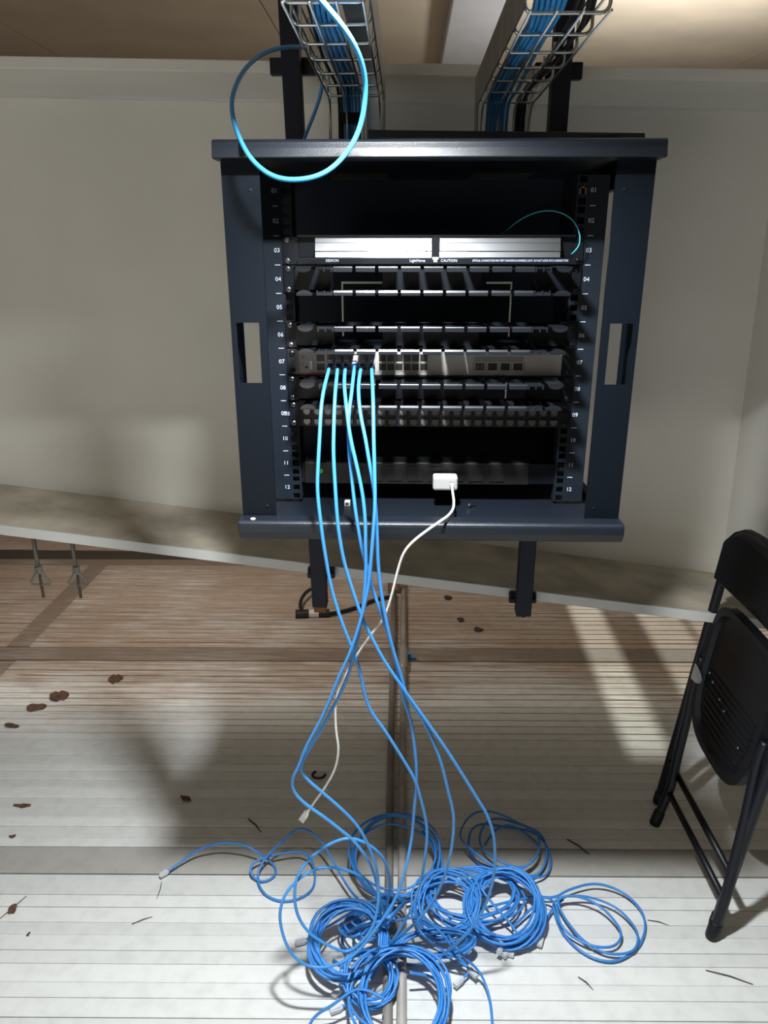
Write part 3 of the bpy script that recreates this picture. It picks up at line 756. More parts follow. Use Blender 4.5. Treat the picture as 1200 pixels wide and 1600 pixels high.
MB().box(xs_[0] - 0.0055, xs_[0] - 0.001, SY - 0.0012, SY, zc - 0.0105, zc - 0.003).box(xs_[0] + 0.0015, xs_[0] + 0.006, SY - 0.0012, SY, zc - 0.0105, zc - 0.002).build('optical_dust_plug', M['contact'], p)
b = MB()
for r in range(4):
    for i in range(24 if r % 2 == 0 else 23):
        x = 0.1165 + i * 0.0035 + (0.00175 if r % 2 else 0)
        z = zc + 0.0028 + r * 0.0023
        b.add([(x - 0.0013, SY - 0.0004, z), (x, SY - 0.0004, z - 0.0011), (x + 0.0013, SY - 0.0004, z), (x, SY - 0.0004, z + 0.0011)], [(0, 1, 2, 3)])
tag(b.build('vent_grille', M['port'], p), kind='stuff')
b = MB()
for i in range(5):
    x = 0.1255 - 0.0106 + i * 0.0212
    for r in range(4):
        b.cyl((x, SY - 0.0004, zc - 0.0005 - r * 0.0036), (x, SY, zc - 0.0005 - r * 0.0036), 0.001, 6)
b.build('vent_holes', M['port'], p)
for s in (-1, 1):
    ear = MB().box(min(CX + s * 0.241, CX + s * 0.2195), max(CX + s * 0.241, CX + s * 0.2195), YR - 0.003, YR - 0.001, z0 + 0.001, z1 - 0.001).build('ear', M['finger'], p, bevel=0.001)
    for zz in (z1 - 0.0085, z0 + 0.0085):
        screw((CX + s * 0.2325, YR - 0.003, zz), ear, r=0.005, mat='black')

# ---- copper patch panel, unit 9
z1, z0 = ztop(9), ztop(10)
p = empty('copper_patch_panel', (CX, YR, z0), 'black patch panel with two long rows of empty jacks, lowest in the rack', 'patch panel')
PY = 1.2795
MB().box(CX - 0.2415, CX + 0.2415, PY + 0.001, YR - 0.0008, z0 + 0.001, z1 - 0.001).build('front_plate', M['black'], p)
jb = MB()
jb.box(-0.0070, 0.0070, -0.0015, 0.001, -0.0062, 0.0062)
jack0 = jb.build('jack', M['port'], None)
jc = MB()      # the gilt insert at the back of a jack: stepped opening with a latch notch
jc.box(-0.0055, 0.0055, -0.0024, -0.0015, -0.0018, 0.0048)
jc.box(-0.0038, 0.0038, -0.0024, -0.0015, -0.0034, -0.0018)
jc.box(-0.0020, 0.0020, -0.0024, -0.0015, -0.0047, -0.0034)
jc0 = jc.build('jack_insert', M['contact'], None)
first = True
for r, zz in enumerate((z1 - 0.0185, z0 + 0.0083)):
    for i in range(24):
        x = -0.1690 + i * 0.01845
        w = Vector((x, PY, zz))
        if first:
            j, c, first = jack0, jc0, False
        else:
            j, c = jack0.copy(), jc0.copy()
            scene.collection.objects.link(j); scene.collection.objects.link(c)
        place(j, w, p)
        place(c, w + Vector((0, -0.00135, 0.0003)), j)
for s in (-1, 1):
    for zz in (z1 - 0.00635, z0 + 0.00635):
        screw((CX + s * 0.2335, PY + 0.001, zz), p, mat='screw' if s < 0 else 'black')
text('lettering', '||||||', 0.007, (-0.204, PY + 0.0005, z1 - 0.0215), M['print'], p)
MB().box(0.2655, 0.2805, PY - 0.001, PY + 0.001, z1 - 0.030, z1 - 0.0165).build('label_holder', M['finger'], p)

# ---- power strip, bottom unit
zq = 1.0300
p = empty('power_strip', (CX, 1.29, zq), 'dim black rack power strip with green pilot light in the bottom of the cabinet', 'power strip')
MB().box(CX - 0.220, CX + 0.180, 1.288, 1.335, zq, zq + 0.040).build('body', M['port'], p, bevel=0.002)
b = MB()
for i in range(8):
    x = CX - 0.13 + i * 0.036
    b.box(x - 0.013, x + 0.013, 1.286, 1.288, zq + 0.007, zq + 0.033)
b.build('outlets', M['port'], p)
MB().cyl((-0.1485, 1.2865, 1.0538), (-0.1485, 1.288, 1.0538), 0.0042, 14).build('pilot_light', M['green'], p)
for s in (-1, 1):
    MB().box(min(CX + s * 0.241, CX + s * 0.18), max(CX + s * 0.241, CX + s * 0.18), 1.2895, 1.2915, zq + 0.002, zq + 0.038).build('bracket', M['black'], p)

# ---- mains adapter plugged into the strip
p = empty('power_adapter', (0.0715, 1.27, 1.04), 'small grey plug in adapter at the bottom of the cabinet feeding the white cable', 'adapter')
MB().box(0.0500, 0.0930, 1.250, 1.2765, 1.0300, 1.0550).build('body', M['adapter'], p, bevel=0.004)
MB().box(0.0790, 0.0850, 1.2485, 1.2505, 1.038, 1.046).build('socket', M['port'], p)
for px in (0.062, 0.081):
    MB().cyl((px, 1.2755, 1.044), (px, 1.2860, 1.044), 0.002, 8).build('pin', M['screw'], p)

# small things lying in the cabinet
k_ = empty('keystone_module', (-0.1005, 1.25, 0.996), 'tiny white keystone piece standing on the cabinet floor behind the blue cords', 'connector')
MB().box(-0.1055, -0.0955, 1.262, 1.275, 0.996, 1.0045).build('housing', M['white'], k_, bevel=0.001)
MB().box(-0.1035, -0.0975, 1.2615, 1.2625, 0.9985, 1.003).build('opening', M['print_dark'], k_)
screw_ = MB().ball((0.1155, 1.262, 1.0005), 0.0035, 8).cyl((0.1155, 1.262, 1.0005), (0.126, 1.27, 0.9985), 0.0017, 6)
tag(screw_.build('loose_screw', M['screw']), 'loose bright screw lying on the cabinet floor right of the adapter', 'screw')
nut = MB()
nx, nz = CX + 0.2335, ztop(1) - 0.0222
nut.box(nx - 0.0055, nx - 0.003, YR - 0.0018, YR, nz - 0.0055, nz + 0.0055).box(nx + 0.003, nx + 0.0055, YR - 0.0018, YR, nz - 0.0055, nz + 0.0055).box(nx - 0.0055, nx + 0.0055, YR - 0.0018, YR, nz + 0.003, nz + 0.0055)
tag(nut.build('cage_nut', M['copper']), 'copper coloured cage nut in the top of the right rail', 'nut')

# ================================================================== CABLE TRAYS
def tray(x0, x1, zf, y_end, label):
    """wire basket: runs overhead towards the viewer, then turns down behind the cabinet"""
    p = empty('cable_tray', ((x0 + x1) / 2, y_end, 1.56), label, 'cable tray', 'wire basket cable trays above the cabinet')
    H = 0.052
    r = 0.0021
    ys, y = [], y_end - 0.016
    while y > 0.94:
        ys.append(y)
        y -= 0.0865
    def U(y):
        c = 0.010
        pts = [(x0, y, zf + H)]
        pts += [(x0, y, zf + c)] + [(x0 + c * (1 - math.cos(a)), y, zf + c * (1 - math.sin(a))) for a in (0.4, 0.8, 1.2)] + [(x0 + c, y, zf)]
        pts += [(x1 - c, y, zf)] + [(x1 - c * (1 - math.cos(a)), y, zf + c * (1 - math.sin(a))) for a in (1.2, 0.8, 0.4)] + [(x1, y, zf + c)]
        pts += [(x1, y, zf + H)]
        return pts
    first = MB().tube(U(ys[0]), r, 6).build('rung', M['steel'], p, smooth=True)
    for yy in ys[1:]:
        copy_at(first, WL[first] + Vector((0, yy - ys[0], 0)), p)
    def long_wire(x, z_off, inner):
        # inner > 0 moves the wire up the side wall (and back, once the tray has turned down)
        ye = y_end + z_off
        pts = [(x, 0.945, zf + z_off - 0.004)]
        pts += [(x, ye - 0.035, zf + z_off - 0.004)]
        for a in (0.35, 0.8, 1.2):
            pts.append((x, ye - 0.035 + 0.033 * math.sin(a), zf + z_off - 0.004 - 0.033 * (1 - math.cos(a))))
        pts += [(x, ye, zf + z_off - 0.05), (x, ye, 1.568)]
        MB().tube(pts, 0.0018, 6).build('long_wire', M['steel'], p, smooth=True)
    n = 4
    for i in range(n):
        long_wire(x0 + 0.004 + (x1 - x0 - 0.008) * i / (n - 1), 0.0, 0)
    for s in (x0 - 0.001, x1 + 0.001):
        long_wire(s, 0.027, 1)
        long_wire(s, 0.050, 1)
    return p
tl = tray(-0.141, -0.045, 1.681, 1.497, 'left wire basket cable tray coming down behind the cabinet')
tr = tray(0.128, 0.222, 1.671, 1.505, 'right wire basket cable tray coming down behind the cabinet')
def plate(x, zf, ye, p):
    b = MB().box(x - 0.001, x + 0.001, 0.95, ye + 0.05, zf - 0.002, zf + 0.052).box(x - 0.001, x + 0.001, ye - 0.002, ye + 0.05, 1.568, zf)
    b.build('side_plate', M['galv'], p)
plate(-0.0415, 1.681, 1.497, tl)
plate(0.1245, 1.671, 1.505, tr)
# flat galvanised channel inside each tray, turning down with it; brighter steel stands in for lamp light
b = MB().box(-0.079, -0.052, 0.96, 1.545, 1.7, 1.702).box(-0.074, -0.054, 1.543, 1.545, 1.568, 1.70).box(-0.075, -0.073, 1.53, 1.545, 1.568, 1.70)
b.build('channel', M['steel'], tl)
b = MB().box(0.196, 0.206, 1.535, 1.545, 1.568, 1.69).box(0.212, 0.216, 1.52, 1.54, 1.568, 1.68)
b.build('channel', M['steel'], tr)

# data cables lying in the trays and dropping into the cabinet
def tray_cable(x, dz, dy, zf, ye, mat, label, group, bow=0.0, nm='data_cable'):
    pts = [(x - 0.02, 0.96, CZ - 0.002), (x - 0.015, 0.96, 2.1), (x - 0.006, 0.962, zf + dz + 0.10), (x, 0.985, zf + dz + 0.02)]
    for yy in (1.05, 1.12, 1.22, 1.32, 1.42):
        pts.append((x + bow * math.sin(yy * 7 + x * 90), yy, zf + dz + 0.003 * math.sin(yy * 9 + x * 200)))
    pts += [(x, ye - 0.01 + dy, zf + dz - 0.006), (x, ye + 0.006 + dy, zf + dz - 0.03), (x, ye + 0.008 + dy, 1.63),
            (x, ye + 0.010 + dy, 1.59), (x, ye + 0.011 + dy, 1.563)]
    o = MB().tube(smooth_path(pts, 0.012), 0.0029, 6).build(nm, M[mat], smooth=True)
    return tag(o, label, 'cable', group)
random.seed(11)
for i in range(9):
    tray_cable(-0.112 + (i % 5) * 0.0065, 0.007 + (i // 5) * 0.0066, (i // 5) * 0.0066 + 0.002, 1.681, 1.497, 'cord_lit',
               'blue data cable in the strapped bundle in the left cable tray', 'blue cables in the left tray', 0.003)
for i in range(5):
    tray_cable(-0.1335 + i * 0.0048 + 0.01, 0.022 + (i % 2) * 0.006, 0.022 + (i % 2) * 0.006, 1.681, 1.497, 'black_cord',
               'dark cable running beside the blue ones in the left cable tray', 'dark cables in the left tray', 0.006)
for i in range(11):
    tray_cable(0.144 + (i % 6) * 0.0068, 0.007 + (i // 6) * 0.0066, (i // 6) * 0.0066 + 0.002, 1.671, 1.505, 'cord_lit',
               'blue data cable in the bundle in the right cable tray', 'blue cables in the right tray', 0.004)
for i in range(4):
    tray_cable(0.193 + i * 0.0055, 0.008 + (i % 2) * 0.006, 0.012, 1.671, 1.505, 'black_cord',
               'dark cable running along the right side of the right cable tray', 'dark cables in the right tray', 0.008)
b = MB().box(-0.1175, -0.0815, 1.4985, 1.5005, 1.640, 1.658).box(-0.1175, -0.0815, 1.519, 1.521, 1.640, 1.658).box(-0.1195, -0.1175, 1.4985, 1.521, 1.640, 1.658).box(-0.0815, -0.0795, 1.4985, 1.521, 1.640, 1.658)
tag(b.build('cable_strap', M['velcro']), 'black fabric strap around the blue bundle in the left cable tray', 'strap')

# ================================================================== CABLES
def cord(name, pts, r, mat, label, cat='cable', group=None, n=8, step=0.006, parent=None):
    o = MB().tube(smooth_path(pts, step), r, n).build(name, M[mat], parent, smooth=True)
    if parent is None:
        tag(o, label, cat, group)
    return o

def plug_at(tip, direction, parent, boot=None, L=0.021, w=0.0105, up=Vector((0, 0, 1)), mat='clear'):
    """modular plug: clear body with stepped nose and latch tongue, at tip, pointing along direction"""
    d = Vector(direction).normalized()
    if abs(d.dot(up)) > 0.95:
        up = Vector((1, 0, 0))
    sx_ = d.cross(up).normalized()
    uu = sx_.cross(d).normalized()
    R = Matrix((sx_, d, uu)).transposed()
    tip = Vector(tip)
    b = MB().box(-w / 2, w / 2, -L, 0, -0.004, 0.004)
    b.box(-w / 2 * 0.75, w / 2 * 0.75, -L - 0.004, -L, -0.0032, 0.0032)
    b.hexa([(-0.0028, -L * 0.95, 0.0065), (0.0028, -L * 0.95, 0.0065), (0.0028, -0.002, 0.004), (-0.0028, -0.002, 0.004),
            (-0.0028, -L * 0.95, 0.0078), (0.0028, -L * 0.95, 0.0078), (0.0028, -0.002, 0.0052), (-0.0028, -0.002, 0.0052)])
    b.v = [tip + R @ v for v in b.v]
    o = b.build('plug', M[mat], parent)
    if boot:
        c = MB().tube([tip - d * (L + 0.001), tip - d * (L + 0.006), tip - d * (L + 0.013)], [0.0045, 0.0042, 0.0034], 8)
        c.build('boot', M[boot], parent, smooth=True)
    return o

labels = ['blue patch cord in the switch port furthest left, hanging leftmost of the six',
          'blue patch cord second from the left in the switch, swinging furthest right lower down',
          'blue patch cord third from the left in the switch, ending in the upper hanging ring',
          'blue patch cord fourth from left in the switch, ending in the larger lower hanging ring',
          'blue patch cord fifth from the left in the switch, crossing behind to the right',
          'blue patch cord in the sixth switch port, crossing to the left above the pile']
for i, pts in enumerate((CORD_1, CORD_2, CORD_3, CORD_4, CORD_5, CORD_6)):
    c = cord('patch_cord', pts, 0.0029, 'cord', labels[i], 'cable', 'six blue patch cords plugged into the switch', step=0.008)
    x, y, z = pts[0]
    row = zc + 0.0065
    tip = Vector((xa[i] + (0.0 if i else 0.002), SY - 0.001, zc + 0.0085))
    d = (tip - Vector((x, y, z))).normalized()
    plug_at(tip, d, c, None, L=0.021, w=0.0112)
    q = Vector(smooth_path(pts, 0.008)[2]) - Vector((x, y, z))
    q.normalize()
    s0 = Vector((x, y, z)) - d * 0.001
    MB().tube([s0 + d * 0.004, s0, s0 + q * 0.012], [0.0046, 0.0044, 0.0034], 8).build('boot', M['boot'], c, smooth=True)

w = cord('white_cable', WHITE, 0.0022, 'white_cord', 'thin white cable from the grey adapter hanging free with a white plug', 'cable')
d = Vector(WHITE[-1]) - Vector(WHITE[-3])
MB().tube([Vector(WHITE[-1]) - d.normalized() * 0.004, Vector(WHITE[-1]) + d.normalized() * 0.006], [0.0026, 0.0042], 8).build('strain_relief', M['white_cord'], w, smooth=True)
plug_at(Vector(WHITE[-1]) + d.normalized() * 0.024, d, w, None, L=0.018, w=0.0115, mat='white', up=Vector((0.5, 1, 0.2)))
p0 = Vector(WHITE[0])
MB().tube([p0 + Vector((0, 0.003, 0)), p0 + Vector((0.0005, -0.006, -0.004))], [0.0036, 0.0026], 8).build('barrel_plug', M['white_cord'], w, smooth=True)

cord('blue_cable_loop', LOOP, 0.0033, 'cord_lit', 'blue cable forming one large ring over the cabinet top left corner', 'cable', n=10)
cord('fibre_cable', TEAL, 0.0011, 'teal', 'thin aqua fibre cord arching over the right end of the fibre panel', 'cable', n=6)

# ------------------------------------------------------------------ the pile on the floor
def coil(center, r, turns, tilt, azim, spread, seed, squash=1.0, jit=0.08, zmin=0.0045, lead_in=(), lead_out=(), step=26):
    """one cord wound into loose turns; tilt leans the ring's face, azim says towards where"""
    rnd = random.Random(seed)
    c = Vector(center)
    e1 = Vector((math.cos(azim), math.sin(azim), 0))
    nrm = Vector((-math.sin(azim) * math.sin(tilt), math.cos(azim) * math.sin(tilt), math.cos(tilt)))
    e2 = nrm.cross(e1)
    pts = [Vector(p) for p in lead_in]
    ph = rnd.uniform(0, 6.28)
    prev = None
    for k in range(turns):
        tgt = (r * (1 + rnd.uniform(-jit, jit)), rnd.uniform(-1, 1) * spread, rnd.uniform(-1, 1) * spread, rnd.uniform(-0.12, 0.12), rnd.uniform(-1, 1) * spread * 0.9)
        if prev is None:
            prev = tgt
        for i in range(step):
            t = i / step
            t2 = t * t * (3 - 2 * t)
            q = [a + (b - a) * t2 for a, b in zip(prev, tgt)]
            a = ph + 2 * math.pi * t
            rr = q[0] * (1 + q[3] * math.sin(2 * a + seed))
            p = c + e1 * (rr * math.cos(a) + q[1]) + e2 * (rr * squash * math.sin(a) + q[2]) + nrm * (q[4] + spread * 0.5 * math.sin(3 * a + k))
            p.z = max(p.z, zmin + 0.0018 * ((k * 7) % 5))
            pts.append(p)
        prev = tgt
    pts += [Vector(p) for p in lead_out]
    return pts

coils = [
    ('round blue cord coil with many turns at the left front of the pile', dict(center=(-0.110, 1.185, 0.070), r=0.074, turns=13, tilt=-0.30, azim=0.10, spread=0.011, seed=3)),
    ('blue cord coil in the middle of the pile right of the conduits', dict(center=(0.100, 1.300, 0.050), r=0.072, turns=8, tilt=-0.25, azim=-0.2, spread=0.013, seed=5)),
    ('round blue cord coil at the right end of the dense pile', dict(center=(0.235, 1.300, 0.055), r=0.082, turns=13, tilt=-0.28, azim=0.05, spread=0.012, seed=9)),
    ('loose dark blue coil in shadow at the back of the pile', dict(center=(0.262, 1.520, 0.022), r=0.088, turns=4, tilt=0.05, azim=0.0, spread=0.022, seed=12, jit=0.2, squash=1.1)),
    ('blue cord coil at the very front of the pile over the conduits', dict(center=(0.000, 1.075, 0.065), r=0.088, turns=8, tilt=-0.20, azim=0.0, spread=0.012, seed=17)),
    ('blue cord coil arching at the back of the pile over the conduits', dict(center=(-0.010, 1.435, 0.060), r=0.104, turns=5, tilt=-0.22, azim=0.0, spread=0.012, seed=21)),
    ('tangled blue cord bundle at the centre of the pile beside the conduits', dict(center=(-0.060, 1.250, 0.055), r=0.060, turns=8, tilt=0.6, azim=0.9, spread=0.018, seed=27, jit=0.25)),
    ('flat blue cord bundle fanning right from the centre of the pile', dict(center=(0.075, 1.205, 0.045), r=0.088, turns=6, tilt=-0.1, azim=0.15, spread=0.010, seed=31, squash=0.35)),
    ('blue cord turns linking the middle coil and the right coil', dict(center=(0.165, 1.335, 0.045), r=0.105, turns=6, tilt=-0.15, azim=0.05, spread=0.013, seed=37, squash=0.62)),
    ('small blue cord coil low at the left front near the bottom edge', dict(center=(-0.055, 1.120, 0.045), r=0.050, turns=6, tilt=-0.35, azim=0.3, spread=0.012, seed=41)),
]
ends = {0: [(-0.17, 1.245, 0.03), (-0.205, 1.235, 0.012)], 2: [(0.26, 1.25, 0.02), (0.235, 1.225, 0.010)], 4: [(-0.08, 1.10, 0.02), (-0.115, 1.085, 0.010)],
        8: [(0.20, 1.23, 0.02), (0.222, 1.222, 0.009)], 9: [(-0.09, 1.15, 0.02), (-0.118, 1.125, 0.009)]}
for i, (lab, kw) in enumerate(coils):
    pts = coil(**kw)
    if i in ends:
        q = Vector(ends[i][0])
        pts = pts + [(Vector(pts[-1]) + q) / 2] + [Vector(e) for e in ends[i]]
    o = MB().tube(smooth_path(pts, 0.012), 0.0028, 6).build('cord_coil', M['cord_pile'], smooth=True)
    tag(o, lab, 'cable', 'blue cords coiled on the floor')
    if i in ends:
        a, e = Vector(ends[i][0]), Vector(ends[i][1])
        d = (e - a); d.z = 0
        plug_at(e + d.normalized() * 0.022, d, o, None)

loose = [('TAIL_LEFT', TAIL_LEFT, 'blue cord with small rings and a tail reaching far left of the pile', None),
         ('LOOP_RIGHT', LOOP_RIGHT, 'blue cord lying in wide oval turns, rightmost beside the pile', None),
         ('A', STRAND_A, 'loose blue cord end with clear plug front right of the conduits', 1),
         ('B', STRAND_B, 'loose blue cord running off the bottom edge right of the conduits', None),
         ('C', STRAND_C, 'loose blue cord running off the bottom edge left of the conduits', None),
         ('D', STRAND_D, 'loose blue cord end whose plug lies against another at the front', 1),
         ('E', STRAND_E, 'short blue cord end with plug beside the wide oval turns', 1),
         ('F', STRAND_F, 'loose blue cord end with plug below the right coil', 1),
         ('G', STRAND_G, 'loose blue cord bending down beside the right conduit at the bottom', None)]
for key, pts, lab, pl_ in loose:
    c = cord('network_cable', pts, 0.0028, 'cord_pile', lab, 'cable', 'loose blue cords around the pile', n=6)
    if pl_:
        d = Vector(pts[-1]) - Vector(pts[-2]); d.z = 0
        plug_at(Vector(pts[-1]) + d.normalized() * 0.022, d, c, None)
    if key == 'TAIL_LEFT':
        d = Vector(pts[0]) - Vector(pts[1]); d.z = 0
        plug_at(Vector(pts[0]) + d.normalized() * 0.020, d, c, None, L=0.018, w=0.008)

# ================================================================== CONDUITS
def fcx(x, yl): return (x, yl, 0)
p = empty('conduit', (-0.030, 2.0, 0.0), 'shaded left conduit pipe on the floor with a small box at its far end', 'pipe')
MB().tube([(-0.019, 0.75, 0.0125), (-0.030, 1.6, 0.0125), (-0.040, 3.0, 0.0125)], 0.0105, 14).build('pipe', M['pipe_dark'], p, smooth=True)
b = MB().box(-0.068, -0.012, 3.02, 3.06, 0.0, 0.062)
box_ = b.build('end_box', M['pipe_dark'], p, bevel=0.004)
MB().box(-0.058, -0.022, 3.018, 3.0205, 0.016, 0.048).build('insert', M['terra'], box_, bevel=0.004)
p = empty('conduit', (0.0, 2.0, 0.0), 'lighter right conduit pipe on the floor with a coupling half way', 'pipe')
MB().tube([(0.0055, 0.75, 0.0125), (0.003, 1.6, 0.0125), (0.004, 2.45, 0.0125), (0.0, 3.4, 0.0125)], 0.0105, 14).build('pipe', M['pipe'], p, smooth=True)
MB().tube([(0.004, 2.36, 0.0135), (0.004, 2.37, 0.0135), (0.004, 2.50, 0.0135), (0.004, 2.51, 0.0135)], [0.011, 0.016, 0.016, 0.011], 14).build('coupling', M['pipe'], p)
MB().box(0.018, 0.032, 2.455, 2.475, 0.006, 0.022).box(0.030, 0.05, 2.447, 2.457, 0.004, 0.012).build('coupling_screw', M['cord'], p)

# black cord with an inline connector lying behind the left post's foot
c = cord('black_power_cord', BLACK_CORD, 0.0075, 'black_cord', 'black cord looping from an inline connector on the floor towards the conduit box', 'cable', n=8, step=0.015)
a = Vector(BLACK_CORD[5]); e = Vector(BLACK_CORD[7])
d = (e - a).normalized()
a = a - d * 0.028
MB().tube([a - d * 0.02, a + d * 0.035], 0.0185, 10).tube([a + d * 0.075, a + d * 0.12], 0.0185, 10).build('connector', M['black_cord'], c)
MB().tube([a + d * 0.034, a + d * 0.076], 0.0175, 10).build('connector_band', M['white'], c)

# ================================================================== HANGERS under the girder
def hanger(x, label):
    y = 1.752
    zt = z_low(x) - 0.024
    p = empty('beam_hanger', (x, y, zt), label, 'hanger', 'rod hangers under the girder flange')
    MB().cyl((x, y, zt), (x, y, 0.652), 0.0055, 8).build('rod', M['hanger'], p, smooth=True)
    MB().tube([(x, y, 0.662), (x, y, 0.645)], 0.010, 6).build('nut', M['hanger'], p)
    t = [(x - 0.006, y, 0.646), (x - 0.025, y, 0.617), (x - 0.023, y, 0.611), (x + 0.023, y, 0.611), (x + 0.025, y, 0.617), (x + 0.006, y, 0.646)]
    MB().tube(t, 0.0032, 6, closed=True).build('triangle_bracket', M['hanger'], p)
    MB().cyl((x + 0.001, y, 0.638), (x + 0.002, y, 0.574), 0.0038, 8).build('bolt', M['twig'], p)
    return p
hanger(-0.936, 'rod hanger with triangle bracket under the girder, left of the pair')
hanger(-0.838, 'rod hanger with triangle bracket under the girder, right of the pair')

# ================================================================== FOLDING CHAIR
ch = empty('folding_chair', (0.70, 1.48, 0.0), 'black folded metal folding chair leaning upright beside the girder at right', 'chair')
R1 = 0.0115
def lean(z): return 0.700 + 0.112 * z        # x of the back frame at height z
def arc(pts, step=0.012): return smooth_path(pts, step)
fr = [(lean(0.012), 1.705, 0.012), (lean(0.2), 1.704, 0.2), (lean(0.5), 1.702, 0.5), (lean(0.68), 1.700, 0.68), (lean(0.745), 1.696, 0.745), (lean(0.79), 1.675, 0.79),
      (lean(0.805), 1.635, 0.805), (lean(0.806), 1.5, 0.806), (lean(0.805), 1.365, 0.805), (lean(0.79), 1.325, 0.79), (lean(0.745), 1.304, 0.745),
      (lean(0.68), 1.300, 0.68), (lean(0.5), 1.300, 0.5), (lean(0.2), 1.302, 0.2), (lean(0.012), 1.305, 0.012)]
MB().tube(arc(fr), R1, 10).build('back_frame', M['chair'], ch, smooth=True)
for sgn, yy, pts in ((1, 1.62, [(0.668, 1.622, 0.012), (0.6975, 1.632, 0.111), (0.7085, 1.645, 0.191), (0.722, 1.655, 0.30), (0.735, 1.668, 0.42), (0.745, 1.672, 0.47)]),
                     (-1, 1.28, [(0.684, 1.277, 0.012), (0.700, 1.282, 0.111), (0.712, 1.295, 0.191), (0.725, 1.308, 0.30), (0.738, 1.326, 0.42), (0.748, 1.330, 0.47)])):
    MB().tube(arc(pts), R1, 10).build('front_leg', M['chair'], ch, smooth=True)
    x, y, z = pts[0]
    q = Vector(pts[1]) - Vector(pts[0]); q.normalize()
    b = Vector(pts[0])
    MB().tube([b - q * 0.010, b + q * 0.002, b + q * 0.030, b + q * 0.032], [0.0135, 0.0145, 0.0138, 0.012], 10).build('foot_cap', M['chair_plastic'], ch, smooth=True)
for y in (1.705, 1.305):
    MB().tube([(lean(0.003), y, 0.002), (lean(0.01), y, 0.012), (lean(0.035), y, 0.035), (lean(0.036), y, 0.037)], [0.0135, 0.0145, 0.0138, 0.012], 10).build('foot_cap', M['chair_plastic'], ch, smooth=True)
MB().cyl((lean(0.14), 1.704, 0.14), (lean(0.145), 1.302, 0.145), 0.0085, 10).build('stretcher', M['chair'], ch, smooth=True)
MB().cyl((0.6945, 1.632, 0.098), (0.6985, 1.281, 0.100), 0.0085, 10).build('stretcher', M['chair'], ch, smooth=True)
# seat pan folded flat between the tubes: rounded outline, rolled rim, underside ribs and rivets
def seat_pt(u, v, w=0.0):      # u across (0 right .. 1 left), v up in metres, w out towards the viewer's left
    y = 1.335 + u * 0.318
    z = 0.300 + v
    return Vector((lean(z) - 0.006 - w, y, z))
out = []
W, Hh = 0.350, 0.345
N = 44
for i in range(N):
    a = 2 * math.pi * i / N
    ca, sa = math.cos(a), math.sin(a)
    e = 0.62 if sa < 0 else 0.38
    u = 0.5 + 0.5 * math.copysign(abs(ca) ** e, ca)
    v = Hh / 2 + Hh / 2 * math.copysign(abs(sa) ** e, sa)
    out.append((u, v))
seat = MB()
ring0 = [seat_pt(u, v, 0.012) for u, v in out]
ring1 = [seat_pt(u, v, -0.010) for u, v in out]
ring2 = [seat_pt(0.5 + (u - 0.5) * 0.90, Hh / 2 + (v - Hh / 2) * 0.90, 0.012) for u, v in out]
ring3 = [seat_pt(0.5 + (u - 0.5) * 0.86, Hh / 2 + (v - Hh / 2) * 0.86, 0.002) for u, v in out]
vs = ring0 + ring1 + ring2 + ring3
fs = []
for i in range(N):
    j = (i + 1) % N
    fs += [(i, j, N + j, N + i), (i, 2 * N + i, 2 * N + j, j), (2 * N + i, 3 * N + i, 3 * N + j, 2 * N + j)]
fs += [tuple(range(N, 2 * N)), tuple(reversed(range(3 * N, 4 * N)))]
seat.add(vs, fs)
st = seat.build('seat', M['chair_plastic'], ch, smooth=False)
for i in range(9):
    v = 0.045 + i * 0.016
    half = 0.30 + 0.07 * min(1, i / 4)
    MB().tube([seat_pt(0.5 - half, v, 0.002), seat_pt(0.5 + half, v, 0.002)], 0.0035, 6).build('seat_rib', M['chair_plastic'], st)
rv = MB()
for u, v in ((0.86, 0.165), (0.78, 0.155), (0.62, 0.14), (0.52, 0.13), (0.22, 0.10), (0.42, 0.34), (0.32, 0.33)):
    rv.ball(seat_pt(u, v, 0.006), 0.0036, 8)
rv.build('rivets', M['screw'], st)
# curved backrest panel
bk = MB()
nu, nv = 14, 8
grid = []
for side in (0, 1):
    for j in range(nv + 1):
        for i in range(nu + 1):
            u, v = i / nu, j / nv
            z = 0.668 + 0.150 * v
            cr = 0.055 * (max(0, abs(u - 0.5) * 2 - 0.66) / 0.34) ** 2
            z = z - cr * (1 if v > 0.5 else 0) * (v - 0.5) * 2
            z -= 0.012 * math.sin(math.pi * u) * (1 - v)
            y = 1.292 + u * 0.422
            x = lean(z) + 0.022 * math.sin(math.pi * u) + (-0.016 if side == 0 else 0.006)
            grid.append((x, y, z))
m = (nu + 1) * (nv + 1)
fs = []
for j in range(nv):
    for i in range(nu):
        a = j * (nu + 1) + i
        fs.append((a, a + nu + 1, a + nu + 2, a + 1))
        fs.append((m + a, m + a + 1, m + a + nu + 2, m + a + nu + 1))
rim = [i for i in range(nu + 1)] + [j * (nu + 1) + nu for j in range(1, nv + 1)] + [nv * (nu + 1) + i for i in range(nu - 1, -1, -1)] + [j * (nu + 1) for j in range(nv - 1, 0, -1)]
for i in range(len(rim)):
    a, b2 = rim[i], rim[(i + 1) % len(rim)]
    fs.append((a, b2, m + b2, m + a))
bk.add(grid, fs)
bk.build('backrest', M['chair_plastic'], ch, smooth=False, bevel=0.004)
# bright hinge plates
for y, sg in ((1.690, -1), (1.312, 1)):
    z = 0.435
    if sg < 0:
        pts = [(1.668, z - 0.020), (1.668, z + 0.020)] + [(1.668 - 0.052 * math.cos(a), z + 0.020 * math.sin(a)) for a in (1.2, 0.7, 0.2, -0.3, -0.8, -1.2)]
        MB().sheet([Vector((lean(q) - 0.0215, yy, q)) for yy, q in pts], (-1, 0, 0), 0.003).build('hinge_plate', M['hinge'], ch)

